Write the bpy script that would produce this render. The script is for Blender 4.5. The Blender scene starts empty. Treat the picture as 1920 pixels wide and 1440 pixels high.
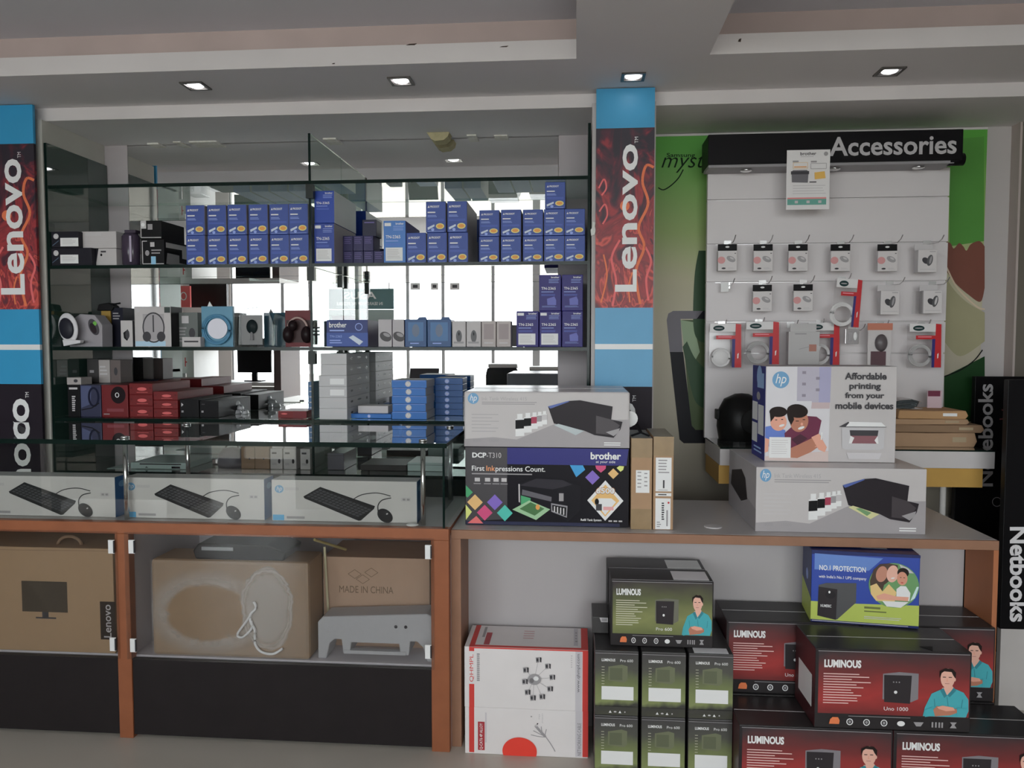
import bpy, math, random
from mathutils import Vector, Matrix

S = bpy.context.scene
C = S.collection
random.seed(7)

# ---------------------------------------------------------------- camera
H = 1.40                                   # eye height
FPX = 1440.0                               # focal length for a 1920 px wide frame
YAW, PIT = math.radians(4.77), math.radians(2.98)
cam = bpy.data.cameras.new('camera')
cam.sensor_width = 36.0
cam.lens = FPX / 1920.0 * 36.0
cam.clip_start = 0.02
cam_o = bpy.data.objects.new('camera', cam)
C.objects.link(cam_o)
cam_o.location = (0, 0, H)
cam_o.rotation_euler = (math.pi / 2 - PIT, 0, YAW)
S.camera = cam_o

# ---------------------------------------------------------------- world, daylight, exposure
S.view_settings.view_transform = 'Standard'
S.view_settings.look = 'None'
S.view_settings.gamma = 1.0
S.view_settings.use_curve_mapping = False
S.view_settings.exposure = 0.0
S.cycles.transparent_max_bounces = 32
S.cycles.max_bounces = 12
S.cycles.diffuse_bounces = 5
S.cycles.glossy_bounces = 6
S.cycles.sample_clamp_indirect = 6.0
wd = bpy.data.worlds.new('overcast_sky')
wd.use_nodes = True
S.world = wd
wn = wd.node_tree
bg = wn.nodes['Background']
bg.inputs['Color'].default_value = (0.95, 0.965, 1.0, 1)
bg.inputs['Strength'].default_value = 8.8
# light portal in the shop-front opening: helps the sky find its way in
WX0, WX1, WZ0, WZ1, WY = -4.9, 2.0, 0.06, 2.58, -3.2
pl = bpy.data.lights.new('shopfront_daylight_portal', 'AREA')
pl.shape = 'RECTANGLE'
pl.size, pl.size_y = WX1 - WX0, WZ1 - WZ0
pl.cycles.is_portal = True
po = bpy.data.objects.new('shopfront_daylight_portal', pl)
C.objects.link(po)
po.location = ((WX0 + WX1) / 2, WY - 0.14, (WZ0 + WZ1) / 2)
po.rotation_euler = (math.pi / 2, 0, 0)      # -Z axis looks to +Y (into the room)

# main planes of the place (metres; X along the back wall, Y into it, Z up)
YM = 3.70      # mirror behind the shelves
YS = 3.25      # shelf fronts
YC = 2.54      # front of the glass counter
YB = 2.58      # front of the wooden bench
ZA, Z2, ZREC, ZC = 2.385, 2.44, 2.51, 2.66   # alcove soffit, soffit, recess lip, main ceiling
XL, XR = -5.6, 2.12

# ---------------------------------------------------------------- helpers
_R = (math.cos(YAW), math.sin(YAW), 0.0)
_F = (-math.sin(YAW) * math.cos(PIT), math.cos(YAW) * math.cos(PIT), -math.sin(PIT))
_U = (_R[1] * _F[2] - _R[2] * _F[1], _R[2] * _F[0] - _R[0] * _F[2], _R[0] * _F[1] - _R[1] * _F[0])

def U(px, py, Y):
    """photo point -> world (x, z) on the upright plane at depth Y"""
    a, b = (px - 960) / FPX, -(py - 720) / FPX
    d = [_F[i] + a * _R[i] + b * _U[i] for i in range(3)]
    t = Y / d[1]
    return d[0] * t, H + d[2] * t

def lin(v):
    v /= 255.0
    return v / 12.92 if v <= 0.04045 else ((v + 0.055) / 1.055) ** 2.4

GAIN = 1.75     # photographed tone -> surface colour
_mats = {}

def alb(rgb, gain=None):
    g = GAIN if gain is None else gain
    c = [lin(x) for x in rgb]
    lum = .3 * c[0] + .6 * c[1] + .1 * c[2]
    sat = (max(rgb) - min(rgb)) / max(max(rgb), 1)
    if gain is None:
        g *= (1 - .22 * sat) * (.62 + .38 * min(1, lum / .12))     # printed colours and blacks are duller than paper white
        c = [x + (lum - x) * .10 * sat for x in c]
    return tuple(min(0.88, x * g) for x in c) + (1.0,)

def M(name, rgb, rough=0.55, spec=0.35, metal=0.0, gain=None, var=0.05, scale=9.0, emit=0.0):
    key = (name, tuple(rgb), rough, metal, emit)
    if key in _mats:
        return _mats[key]
    m = bpy.data.materials.new(name)
    m.use_nodes = True
    nt = m.node_tree
    b = nt.nodes['Principled BSDF']
    col = alb(rgb, gain)
    b.inputs['Roughness'].default_value = rough
    b.inputs['Metallic'].default_value = metal
    b.inputs['Specular IOR Level'].default_value = spec * (.35 if max(col[:3]) < .05 and not metal else 1.0)
    tc = nt.nodes.new('ShaderNodeTexCoord')
    nz = nt.nodes.new('ShaderNodeTexNoise')
    nz.inputs['Scale'].default_value = scale
    nz.inputs['Detail'].default_value = 2.0
    nt.links.new(tc.outputs['Object'], nz.inputs['Vector'])
    mx = nt.nodes.new('ShaderNodeMix')
    mx.data_type = 'RGBA'
    lo = tuple(x * (1 - var) for x in col[:3]) + (1,)
    hi = tuple(min(0.92, x * (1 + var)) for x in col[:3]) + (1,)
    mx.inputs[6].default_value = lo
    mx.inputs[7].default_value = hi
    nt.links.new(nz.outputs['Fac'], mx.inputs[0])
    nt.links.new(mx.outputs[2], b.inputs['Base Color'])
    if emit:
        b.inputs['Emission Color'].default_value = col
        b.inputs['Emission Strength'].default_value = emit
    _mats[key] = m
    return m

def grad(name, stops, axis='Z', rough=0.45, noise=0.06, nscale=6.0, gain=None):
    """printed colour run along one axis of the object's own box"""
    key = ('grad', name)
    if key in _mats:
        return _mats[key]
    m = bpy.data.materials.new(name)
    m.use_nodes = True
    nt = m.node_tree
    b = nt.nodes['Principled BSDF']
    b.inputs['Roughness'].default_value = rough
    b.inputs['Specular IOR Level'].default_value = 0.35
    tc = nt.nodes.new('ShaderNodeTexCoord')
    sp = nt.nodes.new('ShaderNodeSeparateXYZ')
    nt.links.new(tc.outputs['Generated'], sp.inputs[0])
    nz = nt.nodes.new('ShaderNodeTexNoise')
    nz.inputs['Scale'].default_value = nscale
    nt.links.new(tc.outputs['Generated'], nz.inputs['Vector'])
    ma = nt.nodes.new('ShaderNodeMath')
    ma.operation = 'MULTIPLY_ADD'
    ma.inputs[1].default_value = noise * 2
    ma.inputs[2].default_value = -noise
    nt.links.new(nz.outputs['Fac'], ma.inputs[0])
    ad = nt.nodes.new('ShaderNodeMath')
    nt.links.new(sp.outputs[axis], ad.inputs[0])
    nt.links.new(ma.outputs[0], ad.inputs[1])
    cr = nt.nodes.new('ShaderNodeValToRGB')
    el = cr.color_ramp.elements
    for i, (p, rgb) in enumerate(stops):
        e = el[i] if i < 2 else el.new(p)
        e.position = p
        e.color = alb(rgb, gain)
    nt.links.new(ad.outputs[0], cr.inputs[0])
    nt.links.new(cr.outputs[0], b.inputs['Base Color'])
    _mats[key] = m
    return m

def glass(name, tint, k=1.0, rough=0.0):
    """thin clear sheet: straight-through tint plus a Fresnel mirror reflection"""
    key = ('glass', name)
    if key in _mats:
        return _mats[key]
    m = bpy.data.materials.new(name)
    m.use_nodes = True
    nt = m.node_tree
    for n in list(nt.nodes):
        nt.nodes.remove(n)
    out = nt.nodes.new('ShaderNodeOutputMaterial')
    tr = nt.nodes.new('ShaderNodeBsdfTransparent')
    tr.inputs[0].default_value = tint + (1,)
    gl = nt.nodes.new('ShaderNodeBsdfGlossy')
    gl.inputs['Roughness'].default_value = rough
    gl.inputs[0].default_value = (1, 1, 1, 1)
    fr = nt.nodes.new('ShaderNodeFresnel')
    fr.inputs['IOR'].default_value = 1.5
    mu = nt.nodes.new('ShaderNodeMath')
    mu.operation = 'MULTIPLY'
    mu.inputs[1].default_value = k * 1.5
    ge = nt.nodes.new('ShaderNodeNewGeometry')
    fb = nt.nodes.new('ShaderNodeMath')
    fb.operation = 'MULTIPLY_ADD'
    fb.inputs[1].default_value = -1.0
    fb.inputs[2].default_value = 1.0
    fm = nt.nodes.new('ShaderNodeMath')
    fm.operation = 'MULTIPLY'
    fm.use_clamp = True
    nt.links.new(ge.outputs['Backfacing'], fb.inputs[0])
    nt.links.new(fb.outputs[0], fm.inputs[0])
    mix = nt.nodes.new('ShaderNodeMixShader')
    nt.links.new(fr.outputs[0], mu.inputs[0])
    nt.links.new(mu.outputs[0], fm.inputs[1])
    nt.links.new(fm.outputs[0], mix.inputs[0])
    nt.links.new(tr.outputs[0], mix.inputs[1])
    nt.links.new(gl.outputs[0], mix.inputs[2])
    nt.links.new(mix.outputs[0], out.inputs[0])
    _mats[key] = m
    return m

def tag(o, label=None, cat=None, group=None, kind=None):
    if label: o['label'] = label
    if cat: o['category'] = cat
    if group: o['group'] = group
    if kind: o['kind'] = kind
    return o

def empty(name, loc, label, cat, group=None, rz=0.0):
    o = bpy.data.objects.new(name, None)
    C.objects.link(o)
    o.location = loc
    o.rotation_euler = (0, 0, rz)
    o.empty_display_size = 0.05
    return tag(o, label, cat, group)

class MB:
    """collects faces and links them as ONE mesh object"""
    def __init__(s):
        s.v, s.f, s.mi, s.m = [], [], [], []
    def _i(s, m):
        if m not in s.m:
            s.m.append(m)
        return s.m.index(m)
    def poly(s, pts, m):
        b = len(s.v)
        s.v += [tuple(p) for p in pts]
        s.f.append(tuple(range(b, b + len(pts))))
        s.mi.append(s._i(m))
        return s
    def add(s, verts, faces, m):
        b = len(s.v)
        s.v += [tuple(p) for p in verts]
        i = s._i(m)
        for f in faces:
            s.f.append(tuple(b + k for k in f))
            s.mi.append(i)
        return s
    def box(s, x0, x1, y0, y1, z0, z1, m, front=None, top=None, side=None, back=None):
        b = len(s.v)
        s.v += [(x, y, z) for z in (z0, z1) for y in (y0, y1) for x in (x0, x1)]
        q = [((0, 1, 5, 4), front or m), ((3, 2, 6, 7), back or m), ((2, 0, 4, 6), side or m), ((1, 3, 7, 5), side or m),
             ((4, 5, 7, 6), top or m), ((2, 3, 1, 0), m)]
        for f, mm in q:
            s.f.append(tuple(b + k for k in f))
            s.mi.append(s._i(mm))
        return s
    def prism(s, pts, axis, a0, a1, m):
        """outline of 2D points extruded along axis: X -> (y,z), Y -> (x,z), Z -> (x,y)"""
        def p3(p, a):
            return (a, p[0], p[1]) if axis == 'X' else (p[0], a, p[1]) if axis == 'Y' else (p[0], p[1], a)
        n = len(pts)
        v = [p3(p, a0) for p in pts] + [p3(p, a1) for p in pts]
        f = [tuple(range(n))[::-1], tuple(range(n, 2 * n))] + [(i, (i + 1) % n, n + (i + 1) % n, n + i) for i in range(n)]
        return s.add(v, f, m)
    def tube(s, pts, r, m, n=8, closed=False):
        P = [Vector(p) for p in pts]
        k = len(P)
        v, f = [], []
        up = Vector((0, 0, 1))
        for i in range(k):
            a = P[(i - 1) % k] if closed or i else P[i]
            c = P[(i + 1) % k] if closed or i < k - 1 else P[i]
            t = (c - a).normalized()
            u = up.cross(t)
            if u.length < 0.05:
                u = Vector((1, 0, 0)).cross(t)
            u.normalize()
            w = t.cross(u)
            rr = r[i] if isinstance(r, (list, tuple)) else r
            v += [P[i] + (u * math.cos(2 * math.pi * j / n) + w * math.sin(2 * math.pi * j / n)) * rr for j in range(n)]
        for i in range(k if closed else k - 1):
            i2 = (i + 1) % k
            f += [(i * n + j, i * n + (j + 1) % n, i2 * n + (j + 1) % n, i2 * n + j) for j in range(n)]
        if not closed:
            f += [tuple(range(n))[::-1], tuple((k - 1) * n + j for j in range(n))]
        return s.add(v, f, m)
    def lathe(s, prof, m, n=24, o=(0, 0, 0), axis='Z', sx=1.0, sy=1.0):
        v, f = [], []
        for r, z in prof:
            for j in range(n):
                a = 2 * math.pi * j / n
                p = (r * math.cos(a) * sx, r * math.sin(a) * sy, z)
                if axis == 'Y':
                    p = (p[0], -p[2], p[1])
                elif axis == 'X':
                    p = (p[2], p[0], p[1])
                v.append((p[0] + o[0], p[1] + o[1], p[2] + o[2]))
        for i in range(len(prof) - 1):
            f += [(i * n + j, i * n + (j + 1) % n, (i + 1) * n + (j + 1) % n, (i + 1) * n + j) for j in range(n)]
        f += [tuple(range(n))[::-1], tuple((len(prof) - 1) * n + j for j in range(n))]
        return s.add(v, f, m)
    def ball(s, c, r, m, n=16, k=10):
        rx, ry, rz = r if isinstance(r, (tuple, list)) else (r, r, r)
        prof = [(max(1e-4, math.sin(math.pi * i / k)), -math.cos(math.pi * i / k)) for i in range(k + 1)]
        v = [(c[0] + a * math.cos(2 * math.pi * j / n) * rx, c[1] + a * math.sin(2 * math.pi * j / n) * ry, c[2] + z * rz) for a, z in prof for j in range(n)]
        f = [(i * n + j, i * n + (j + 1) % n, (i + 1) * n + (j + 1) % n, (i + 1) * n + j) for i in range(k) for j in range(n)]
        return s.add(v, f, m)
    def build(s, name, parent=None, loc=None, bev=0.0, smooth=False, rz=0.0, kind=None):
        me = bpy.data.meshes.new(name)
        me.from_pydata(s.v, [], s.f)
        for m in s.m:
            me.materials.append(m)
        me.polygons.foreach_set('material_index', s.mi)
        if smooth:
            me.polygons.foreach_set('use_smooth', [True] * len(me.polygons))
        me.update()
        o = bpy.data.objects.new(name, me)
        C.objects.link(o)
        if parent: o.parent = parent
        if loc: o.location = loc
        if rz: o.rotation_euler = (0, 0, rz)
        if bev:
            b = o.modifiers.new('edge', 'BEVEL')
            b.width, b.segments, b.limit_method = bev, 2, 'ANGLE'
        if kind: o['kind'] = kind
        return o

def dup(root, loc=None, label=None, group=None, rz=None):
    r = root.copy()
    C.objects.link(r)
    if loc is not None: r.location = loc
    if rz is not None: r.rotation_euler = (0, 0, rz)
    if label: r['label'] = label
    if group: r['group'] = group
    for ch in list(root.children):
        c = ch.copy()
        C.objects.link(c)
        c.parent = r
        for g in ch.children:
            d = g.copy()
            C.objects.link(d)
            d.parent = c
    return r

_text = {}

def text_mesh(body, bold=0.0):
    key = (body, bold)
    if key not in _text:
        cu = bpy.data.curves.new('t', 'FONT')
        cu.body = body
        cu.size = 1.0
        cu.offset = bold
        cu.resolution_u = 3
        ob = bpy.data.objects.new('t', cu)
        me = bpy.data.meshes.new_from_object(ob)
        v = [(p.co.x, p.co.y) for p in me.vertices]
        f = [tuple(p.vertices) for p in me.polygons]
        bpy.data.objects.remove(ob)
        bpy.data.curves.remove(cu)
        bpy.data.meshes.remove(me)
        _text[key] = (v, f)
    return _text[key]

class Art:
    """printing on one face of a box; drawn in the units of `rect` (x to the reader's right, y down)"""
    STEP = 0.00012
    def __init__(s, w, d, h, rect=(0, 0, 1, 1), face='front', store=None, k0=1):
        s.w, s.d, s.h, s.rect, s.face = w, d, h, rect, face
        s.parts = store if store is not None else {}
        s.cur, s.k = 'print', k0
    def on(s, part):
        """choose the printed piece to draw on; a star starts another piece of that name"""
        if part.endswith('*'):
            part = part[:-1]
            n = sum(1 for q in s.parts if q.split('|')[0] == part)
            s.cur = f'{part}|{n}'
        else:
            s.cur = part
        return s
    def face_(s, face, rect):
        return Art(s.w, s.d, s.h, rect, face, s.parts, 1)
    def p(s, x, y):
        x0, y0, x1, y1 = s.rect
        u, v = (x - x0) / (x1 - x0), 1 - (y - y0) / (y1 - y0)
        off = s.k * s.STEP
        if s.face == 'front': return ((u - .5) * s.w, -off, v * s.h)
        if s.face == 'left': return (-s.w / 2 - off, (1 - u) * s.d, v * s.h)
        if s.face == 'right': return (s.w / 2 + off, u * s.d, v * s.h)
        return ((u - .5) * s.w, v * s.d, s.h + off)
    def mb(s):
        return s.parts.setdefault(s.cur, MB())
    def poly(s, pts, m):
        # y runs down, so give the outline the other winding to face the reader
        area = sum(pts[i][0] * pts[(i + 1) % len(pts)][1] - pts[(i + 1) % len(pts)][0] * pts[i][1] for i in range(len(pts)))
        q = [s.p(*t) for t in (pts[::-1] if area > 0 else pts)]
        s.mb().poly(q, m)
        s.k += 1
        return s
    def r(s, x0, y0, x1, y1, m):
        return s.poly([(x0, y0), (x1, y0), (x1, y1), (x0, y1)], m)
    def e(s, cx, cy, rx, ry, m, n=24, rot=0.0):
        c, q = math.cos(rot), math.sin(rot)
        return s.poly([(cx + rx * math.cos(2 * math.pi * i / n) * c - ry * math.sin(2 * math.pi * i / n) * q,
                        cy + rx * math.cos(2 * math.pi * i / n) * q + ry * math.sin(2 * math.pi * i / n) * c) for i in range(n)], m)
    def ring(s, cx, cy, rx, ry, t, m, n=24):
        k = s.k
        for i in range(n):
            a, b = 2 * math.pi * i / n, 2 * math.pi * (i + 1) / n
            s.k = k
            s.poly([(cx + rx * math.cos(a), cy + ry * math.sin(a)), (cx + rx * math.cos(b), cy + ry * math.sin(b)),
                    (cx + (rx - t) * math.cos(b), cy + (ry - t) * math.sin(b)), (cx + (rx - t) * math.cos(a), cy + (ry - t) * math.sin(a))], m)
        return s
    def dia(s, cx, cy, rx, ry, m):
        return s.poly([(cx, cy - ry), (cx + rx, cy), (cx, cy + ry), (cx - rx, cy)], m)
    def t(s, body, x0, y0, x1, y1, m, bold=0.0, up=False, shear=0.0, down=False):
        """text fitted into the rectangle; up: reads from bottom to top; down: from top to bottom"""
        v, f = text_mesh(body, bold)
        v = [(x + shear * y, y) for x, y in v]
        if up: v = [(-y, x) for x, y in v]
        if down: v = [(y, -x) for x, y in v]
        ax, bx = min(p[0] for p in v), max(p[0] for p in v)
        ay, by = min(p[1] for p in v), max(p[1] for p in v)
        q = [s.p(x0 + (x - ax) / (bx - ax) * (x1 - x0), y1 - (y - ay) / (by - ay) * (y1 - y0)) for x, y in v]
        s.mb().add(q, f, m)
        s.k += 1
        return s
    def lines(s, x0, y0, x1, y1, n, m, ragged=0.35, fill=0.45):
        """rows of print too small to read"""
        rr = random.Random(int(x0 * 7 + y0 * 13) + n)
        k = s.k
        for i in range(n):
            s.k = k
            ya = y0 + (y1 - y0) * i / n
            s.r(x0, ya, x1 - (x1 - x0) * ragged * rr.random(), ya + (y1 - y0) / n * fill, m)
        return s
    def stroke(s, pts, wd, m):
        k = s.k
        for (xa, ya), (xb, yb) in zip(pts, pts[1:]):
            L = math.hypot(xb - xa, yb - ya) or 1
            nx, ny = -(yb - ya) / L * wd / 2, (xb - xa) / L * wd / 2
            s.k = k
            s.poly([(xa + nx, ya + ny), (xb + nx, yb + ny), (xb - nx, yb - ny), (xa - nx, ya - ny)], m)
        return s
    def finish(s, parent):
        for name, mb in s.parts.items():
            mb.build(name.split('|')[0], parent)

def curve(pts, n=10):
    """smooth line through 2D points (Catmull-Rom)"""
    out = []
    for i in range(len(pts) - 1):
        p0, p1, p2, p3 = pts[max(i - 1, 0)], pts[i], pts[i + 1], pts[min(i + 2, len(pts) - 1)]
        for j in range(n):
            t = j / n
            out.append(tuple(0.5 * (2 * b + (c - a) * t + (2 * a - 5 * b + 4 * c - d) * t * t + (3 * b - a - 3 * c + d) * t ** 3)
                             for a, b, c, d in zip(p0, p1, p2, p3)))
    out.append(tuple(pts[-1]))
    return out

def carton(name, label, cat, x0, x1, y0, y1, Y, d, m, zb=None, h=None, art=None, rect=None, group=None, rz=0.0,
           side=None, top=None, front=None, bev=0.0018, seam=None):
    """a box whose front face covers the given photo rectangle when it stands at depth Y"""
    ym, xm = (y0 + y1) / 2, (x0 + x1) / 2
    xa, xb = U(x0, ym, Y)[0], U(x1, ym, Y)[0]
    zt, z0 = U(xm, y0, Y)[1], U(xm, y1, Y)[1]
    if zb is not None: z0 = zb
    if h is None: h = zt - z0
    z0 += EPS
    w = xb - xa - 0.0012
    mb = MB().box(-w / 2, w / 2, 0, d, 0, h, m, front=front, top=top, side=side)
    o = mb.build(name, loc=((xa + xb) / 2, Y, z0), bev=bev, rz=rz)
    tag(o, label, cat, group)
    if seam:
        MB().box(-w / 2 + .004, w / 2 - .004, d / 2 - .001, d / 2 + .001, h, h + .0006, seam).build('top_seam', o)
    if art:
        a = Art(w, d, h, rect or (x0, y0, x1, y1))
        art(a)
        a.finish(o)
    o['h_'] = h
    return o

EPS = .0005      # boxes rest on things with a hair's breadth of air
def top_of(o):
    return o.location.z + o['h_']

# ---------------------------------------------------------------- shared materials
WHITE = M('white_print', (214, 212, 212), .5)
PAPER = M('sticker_paper', (192, 190, 190), .6)
BLACK = M('black_print', (26, 25, 27), .45)
INK = M('dark_grey_print', (58, 56, 60), .5)
GREY = M('grey_print', (128, 125, 127), .5)
PALE = M('pale_grey_print', (160, 157, 158), .5)
CARTW = M('white_carton', (158, 154, 154), .55)
KRAFT = M('kraft_cardboard', (146, 118, 92), .8, scale=30)
KRAFTD = M('kraft_cardboard_shaded', (122, 98, 76), .8, scale=30)  # shaded copy of the kraft: the shade is put into a darker brown
SKIN = M('printed_skin_tone', (196, 140, 120), .5)
SKIN2 = M('printed_skin_tone_dark', (160, 104, 82), .5)
HAIR = M('printed_dark_hair', (42, 34, 32), .5)
HPB = M('logo_blue', (90, 136, 172), .4)
CHROME = M('chrome', (196, 196, 196), .18, .5, 1.0, gain=1.4)
ORANGE = M('orange_print', (214, 140, 60), .5)
RED = M('red_print', (176, 34, 40), .45)
GLASSE = M('dark_green_glass_edge', (18, 34, 30), .15, .5)
CLEAR = glass('clear_glass', (.88, .93, .90), .45)
FILM = glass('clear_plastic_film', (.93, .93, .93), 1.0, .12)

def hp_logo(a, cx, cy, r, m=None):
    a.on('logo')
    a.e(cx, cy, r, r, m or HPB, 28)
    a.t('hp', cx - r * .62, cy - r * .72, cx + r * .66, cy + r * .78, WHITE, 0.0, shear=.28)

ORD = ['first', 'second', 'third', 'fourth', 'fifth', 'sixth', 'seventh', 'eighth', 'ninth', 'tenth']
# ================================================================ the room
WALL = M('grey_wall_paint', (150, 146, 145), .8, .2, scale=3)
CEIL = M('ceiling_paint', (178, 179, 185), .85, .2, scale=2)
TRIMM = M('white_trim_paint', (172, 168, 168), .75, .2, scale=4, var=.07)
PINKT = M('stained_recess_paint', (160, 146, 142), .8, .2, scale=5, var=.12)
FLOORM = M('beige_floor_tile', (156, 150, 142), .35, .4, scale=2.5, var=.1)

def struct(name, mb, **k):
    return mb.build(name, kind='structure', **k)

struct('floor', MB().box(XL, XR, WY, 3.8, -.06, 0, FLOORM))
struct('wall_back', MB().box(XL, XR + .1, YM + .012, YM + .1, 0, 2.8, WALL))
struct('wall_left', MB().box(XL - .1, XL, WY, 3.8, 0, 2.8, WALL))
struct('wall_right', MB().box(XR, XR + .1, WY, 3.712, 0, 2.8, M('shaded_side_wall', (104, 99, 95), .8, .2, scale=3)))  # shade of the side wall painted into a darker grey
fw = MB()
fw.box(XL, WX0, WY - .1, WY, 0, 2.8, WALL).box(WX1, XR, WY - .1, WY, 0, 2.8, WALL)
fw.box(WX0, WX1, WY - .1, WY, WZ1, 2.8, WALL).box(WX0, WX1, WY - .1, WY, 0, WZ0, WALL)
struct('wall_front', fw)
struct('ceiling', MB().box(XL, XR, WY, 3.06, ZC, ZC + .1, CEIL))
# stepped border of the ceiling, beam and soffits
SOFF = M('soffit_paint', (184, 181, 182), .85, .2, scale=2)
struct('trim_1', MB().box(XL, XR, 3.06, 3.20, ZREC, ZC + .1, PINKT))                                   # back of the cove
struct('trim_2', MB().box(XL, -.004, 2.87, 3.27, Z2, ZREC, SOFF, front=TRIMM).box(.474, XR, 2.87, 3.27, Z2, ZREC, SOFF, front=TRIMM)
       .box(-.004, .474, 2.87, 3.27, Z2, ZREC, SOFF))
struct('trim_3', MB().box(-.004, .474, WY, 2.87, Z2, ZC, SOFF))                                        # beam
struct('trim_4', MB().box(XL, XR, 3.27, 3.712, ZA, ZREC + .1, SOFF, front=TRIMM))                        # dropped alcove soffit
# pillars and pilasters
px0 = U(1110, 300, 3.22)[0]
struct('trim_5', MB().box(px0, U(1227, 400, 3.2)[0] + .004, 3.215, YM + .01, 0, ZA, WALL))
struct('trim_6', MB().box(-2.66, -2.345, 3.246, YM + .01, 0, ZA, M('pillar_paint', (160, 158, 152), .8, .2)))
PIL = M('pilaster_paint', (150, 144, 146), .8, .2)
struct('trim_7', MB().box(-2.344, U(245, 500, YM)[0], YM - .004, YM + .01, 0, ZA, PIL))
struct('trim_8', MB().box(U(1047, 500, YM)[0], px0, YM - .004, YM + .01, 0, ZA, PIL))
# broken plaster along the alcove ceiling edge
dm = MB()
pc = M('crumbled_plaster', (190, 184, 172), .9, .1, scale=60, var=.25)
rr = random.Random(3)
x = -2.1
while x < -.05:
    w = rr.uniform(.03, .14)
    if rr.random() < .6:
        dm.box(x, x + w, YM - .03 - rr.random() * .03, YM - .002, ZA - .003 - rr.random() * .008, ZA + .002, pc)
    x += w + rr.uniform(.02, .12)
struct('trim_9', dm)
tag(MB().prism([(-.05, 0), (-.03, -.03), (-.012, -.04), (.03, -.036), (.05, -.02), (.056, 0)], 'Y', -.05, .03, M('broken_plaster_lump', (150, 142, 112), .9, .1, scale=40, var=.2))
    .build('plaster_lump', loc=(U(822, 266, 3.62)[0], 3.64, ZA)), 'crumbling lump of plaster hanging from the ceiling edge above the mirror', 'plaster')
# second right-hand wall fold and thin corner pipe
struct('trim_10', MB().box(1.972, 2.078, 3.642, YM + .01, 0, ZA, M('brown_grey_pilaster_paint', (92, 87, 79), .8, .2, scale=3)))
struct('trim_11', MB().box(1.962, 1.9715, 3.640, YM + .01, 0, ZA, M('pale_corner_bead', (150, 140, 136), .7, .2)))
ck = MB()
rr = random.Random(9)
zz = ZA
xx = 2.079
while zz > 1.0:
    z2_ = zz - rr.uniform(.03, .09)
    x2_ = 2.079 + rr.uniform(-.004, .006)
    ck.prism([(xx - .0015, zz), (xx + .0015, zz), (x2_ + .0015, z2_), (x2_ - .0015, z2_)], 'Y', 3.639, 3.66, M('plaster_crack', (58, 46, 38), .9, .1))
    zz, xx = z2_, x2_
struct('trim_12', ck)

# shop-front: frame with glazing (seen in the mirror)
ALU = M('grey_aluminium_frame', (120, 120, 122), .4, .5)
wfr = MB()
xs = [WX0, -4.15, -3.75, -3.05, -2.35, -1.85, -1.15, -.55, .1, .8, 1.4, WX1]
for i, xx in enumerate(xs):
    t = .05 if i in (3, 7) else .022
    wfr.box(xx - t, xx + t, WY - .07, WY - .02, WZ0, WZ1, ALU)
for zz in (WZ0 + .02, WZ1 - .02):
    wfr.box(WX0, WX1, WY - .068, WY - .022, zz - .03, zz + .03, ALU)
wo = struct('window_1', wfr)
MB().box(WX0, WX1, WY - .047, WY - .043, WZ0, WZ1, glass('window_glass', (.96, .98, .97), .6)).build('window_pane', wo)
struct('ground_outside', MB().box(-25, 25, -30, WY - .1, -.2, -.1, M('dusty_pavement', (120, 116, 108), .9, .1)))

chip = M('dark_plaster_chip', (70, 58, 52), .9, .1)
ch = MB()
for px, py, wd, ht in ((771, 83, .02, .006), (1387, 75, .006, .012), (945, 87, .016, .004), (625, 119, .006, .004)):
    x, z = U(px, py, 2.868)
    ch.prism([(x - wd, z - ht * .4), (x + wd * .6, z - ht * .5), (x + wd, z + ht * .5), (x - wd * .4, z + ht * .3)], 'Y', 2.8685, 2.872, chip)
struct('trim_13', ch)

# recessed downlights
def downlight(px, py, on, label):
    a, b = (px - 960) / FPX, -(py - 720) / FPX
    d = [_F[i] + a * _R[i] + b * _U[i] for i in range(3)]
    t = (Z2 - H) / d[2]
    o = empty('downlight', (d[0] * t, d[1] * t, Z2), label, 'ceiling light', 'recessed downlights in the soffit')
    fr = MB()
    dk = M('dark_metal_bezel', (70, 66, 64), .3, .5)
    for x0, x1, y0, y1 in ((-.046, .046, -.046, -.034), (-.046, .046, .034, .046), (-.046, -.034, -.034, .034), (.034, .046, -.034, .034)):
        fr.box(x0, x1, y0, y1, -.006, -.0005, dk)
    fr.build('bezel', o)
    lamp = M('lit_led', (255, 255, 255), .3, emit=on, gain=1.0)
    MB().lathe([(.030, -.0008), (.028, -.004), (.012, -.010), (.001, -.011)], lamp, 20).build('lamp', o, smooth=True)
    return o
downlight(367, 160, 14, 'lit square downlight above the six column block of blue toner boxes')
downlight(752, 151, 14, 'lit square downlight above the middle of the glass shelves')
downlight(1187, 143, 12, 'lit square downlight just in front of the blue topped pillar sign')
downlight(1668, 133, 2.2, 'dim square downlight above the black accessories header')

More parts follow.
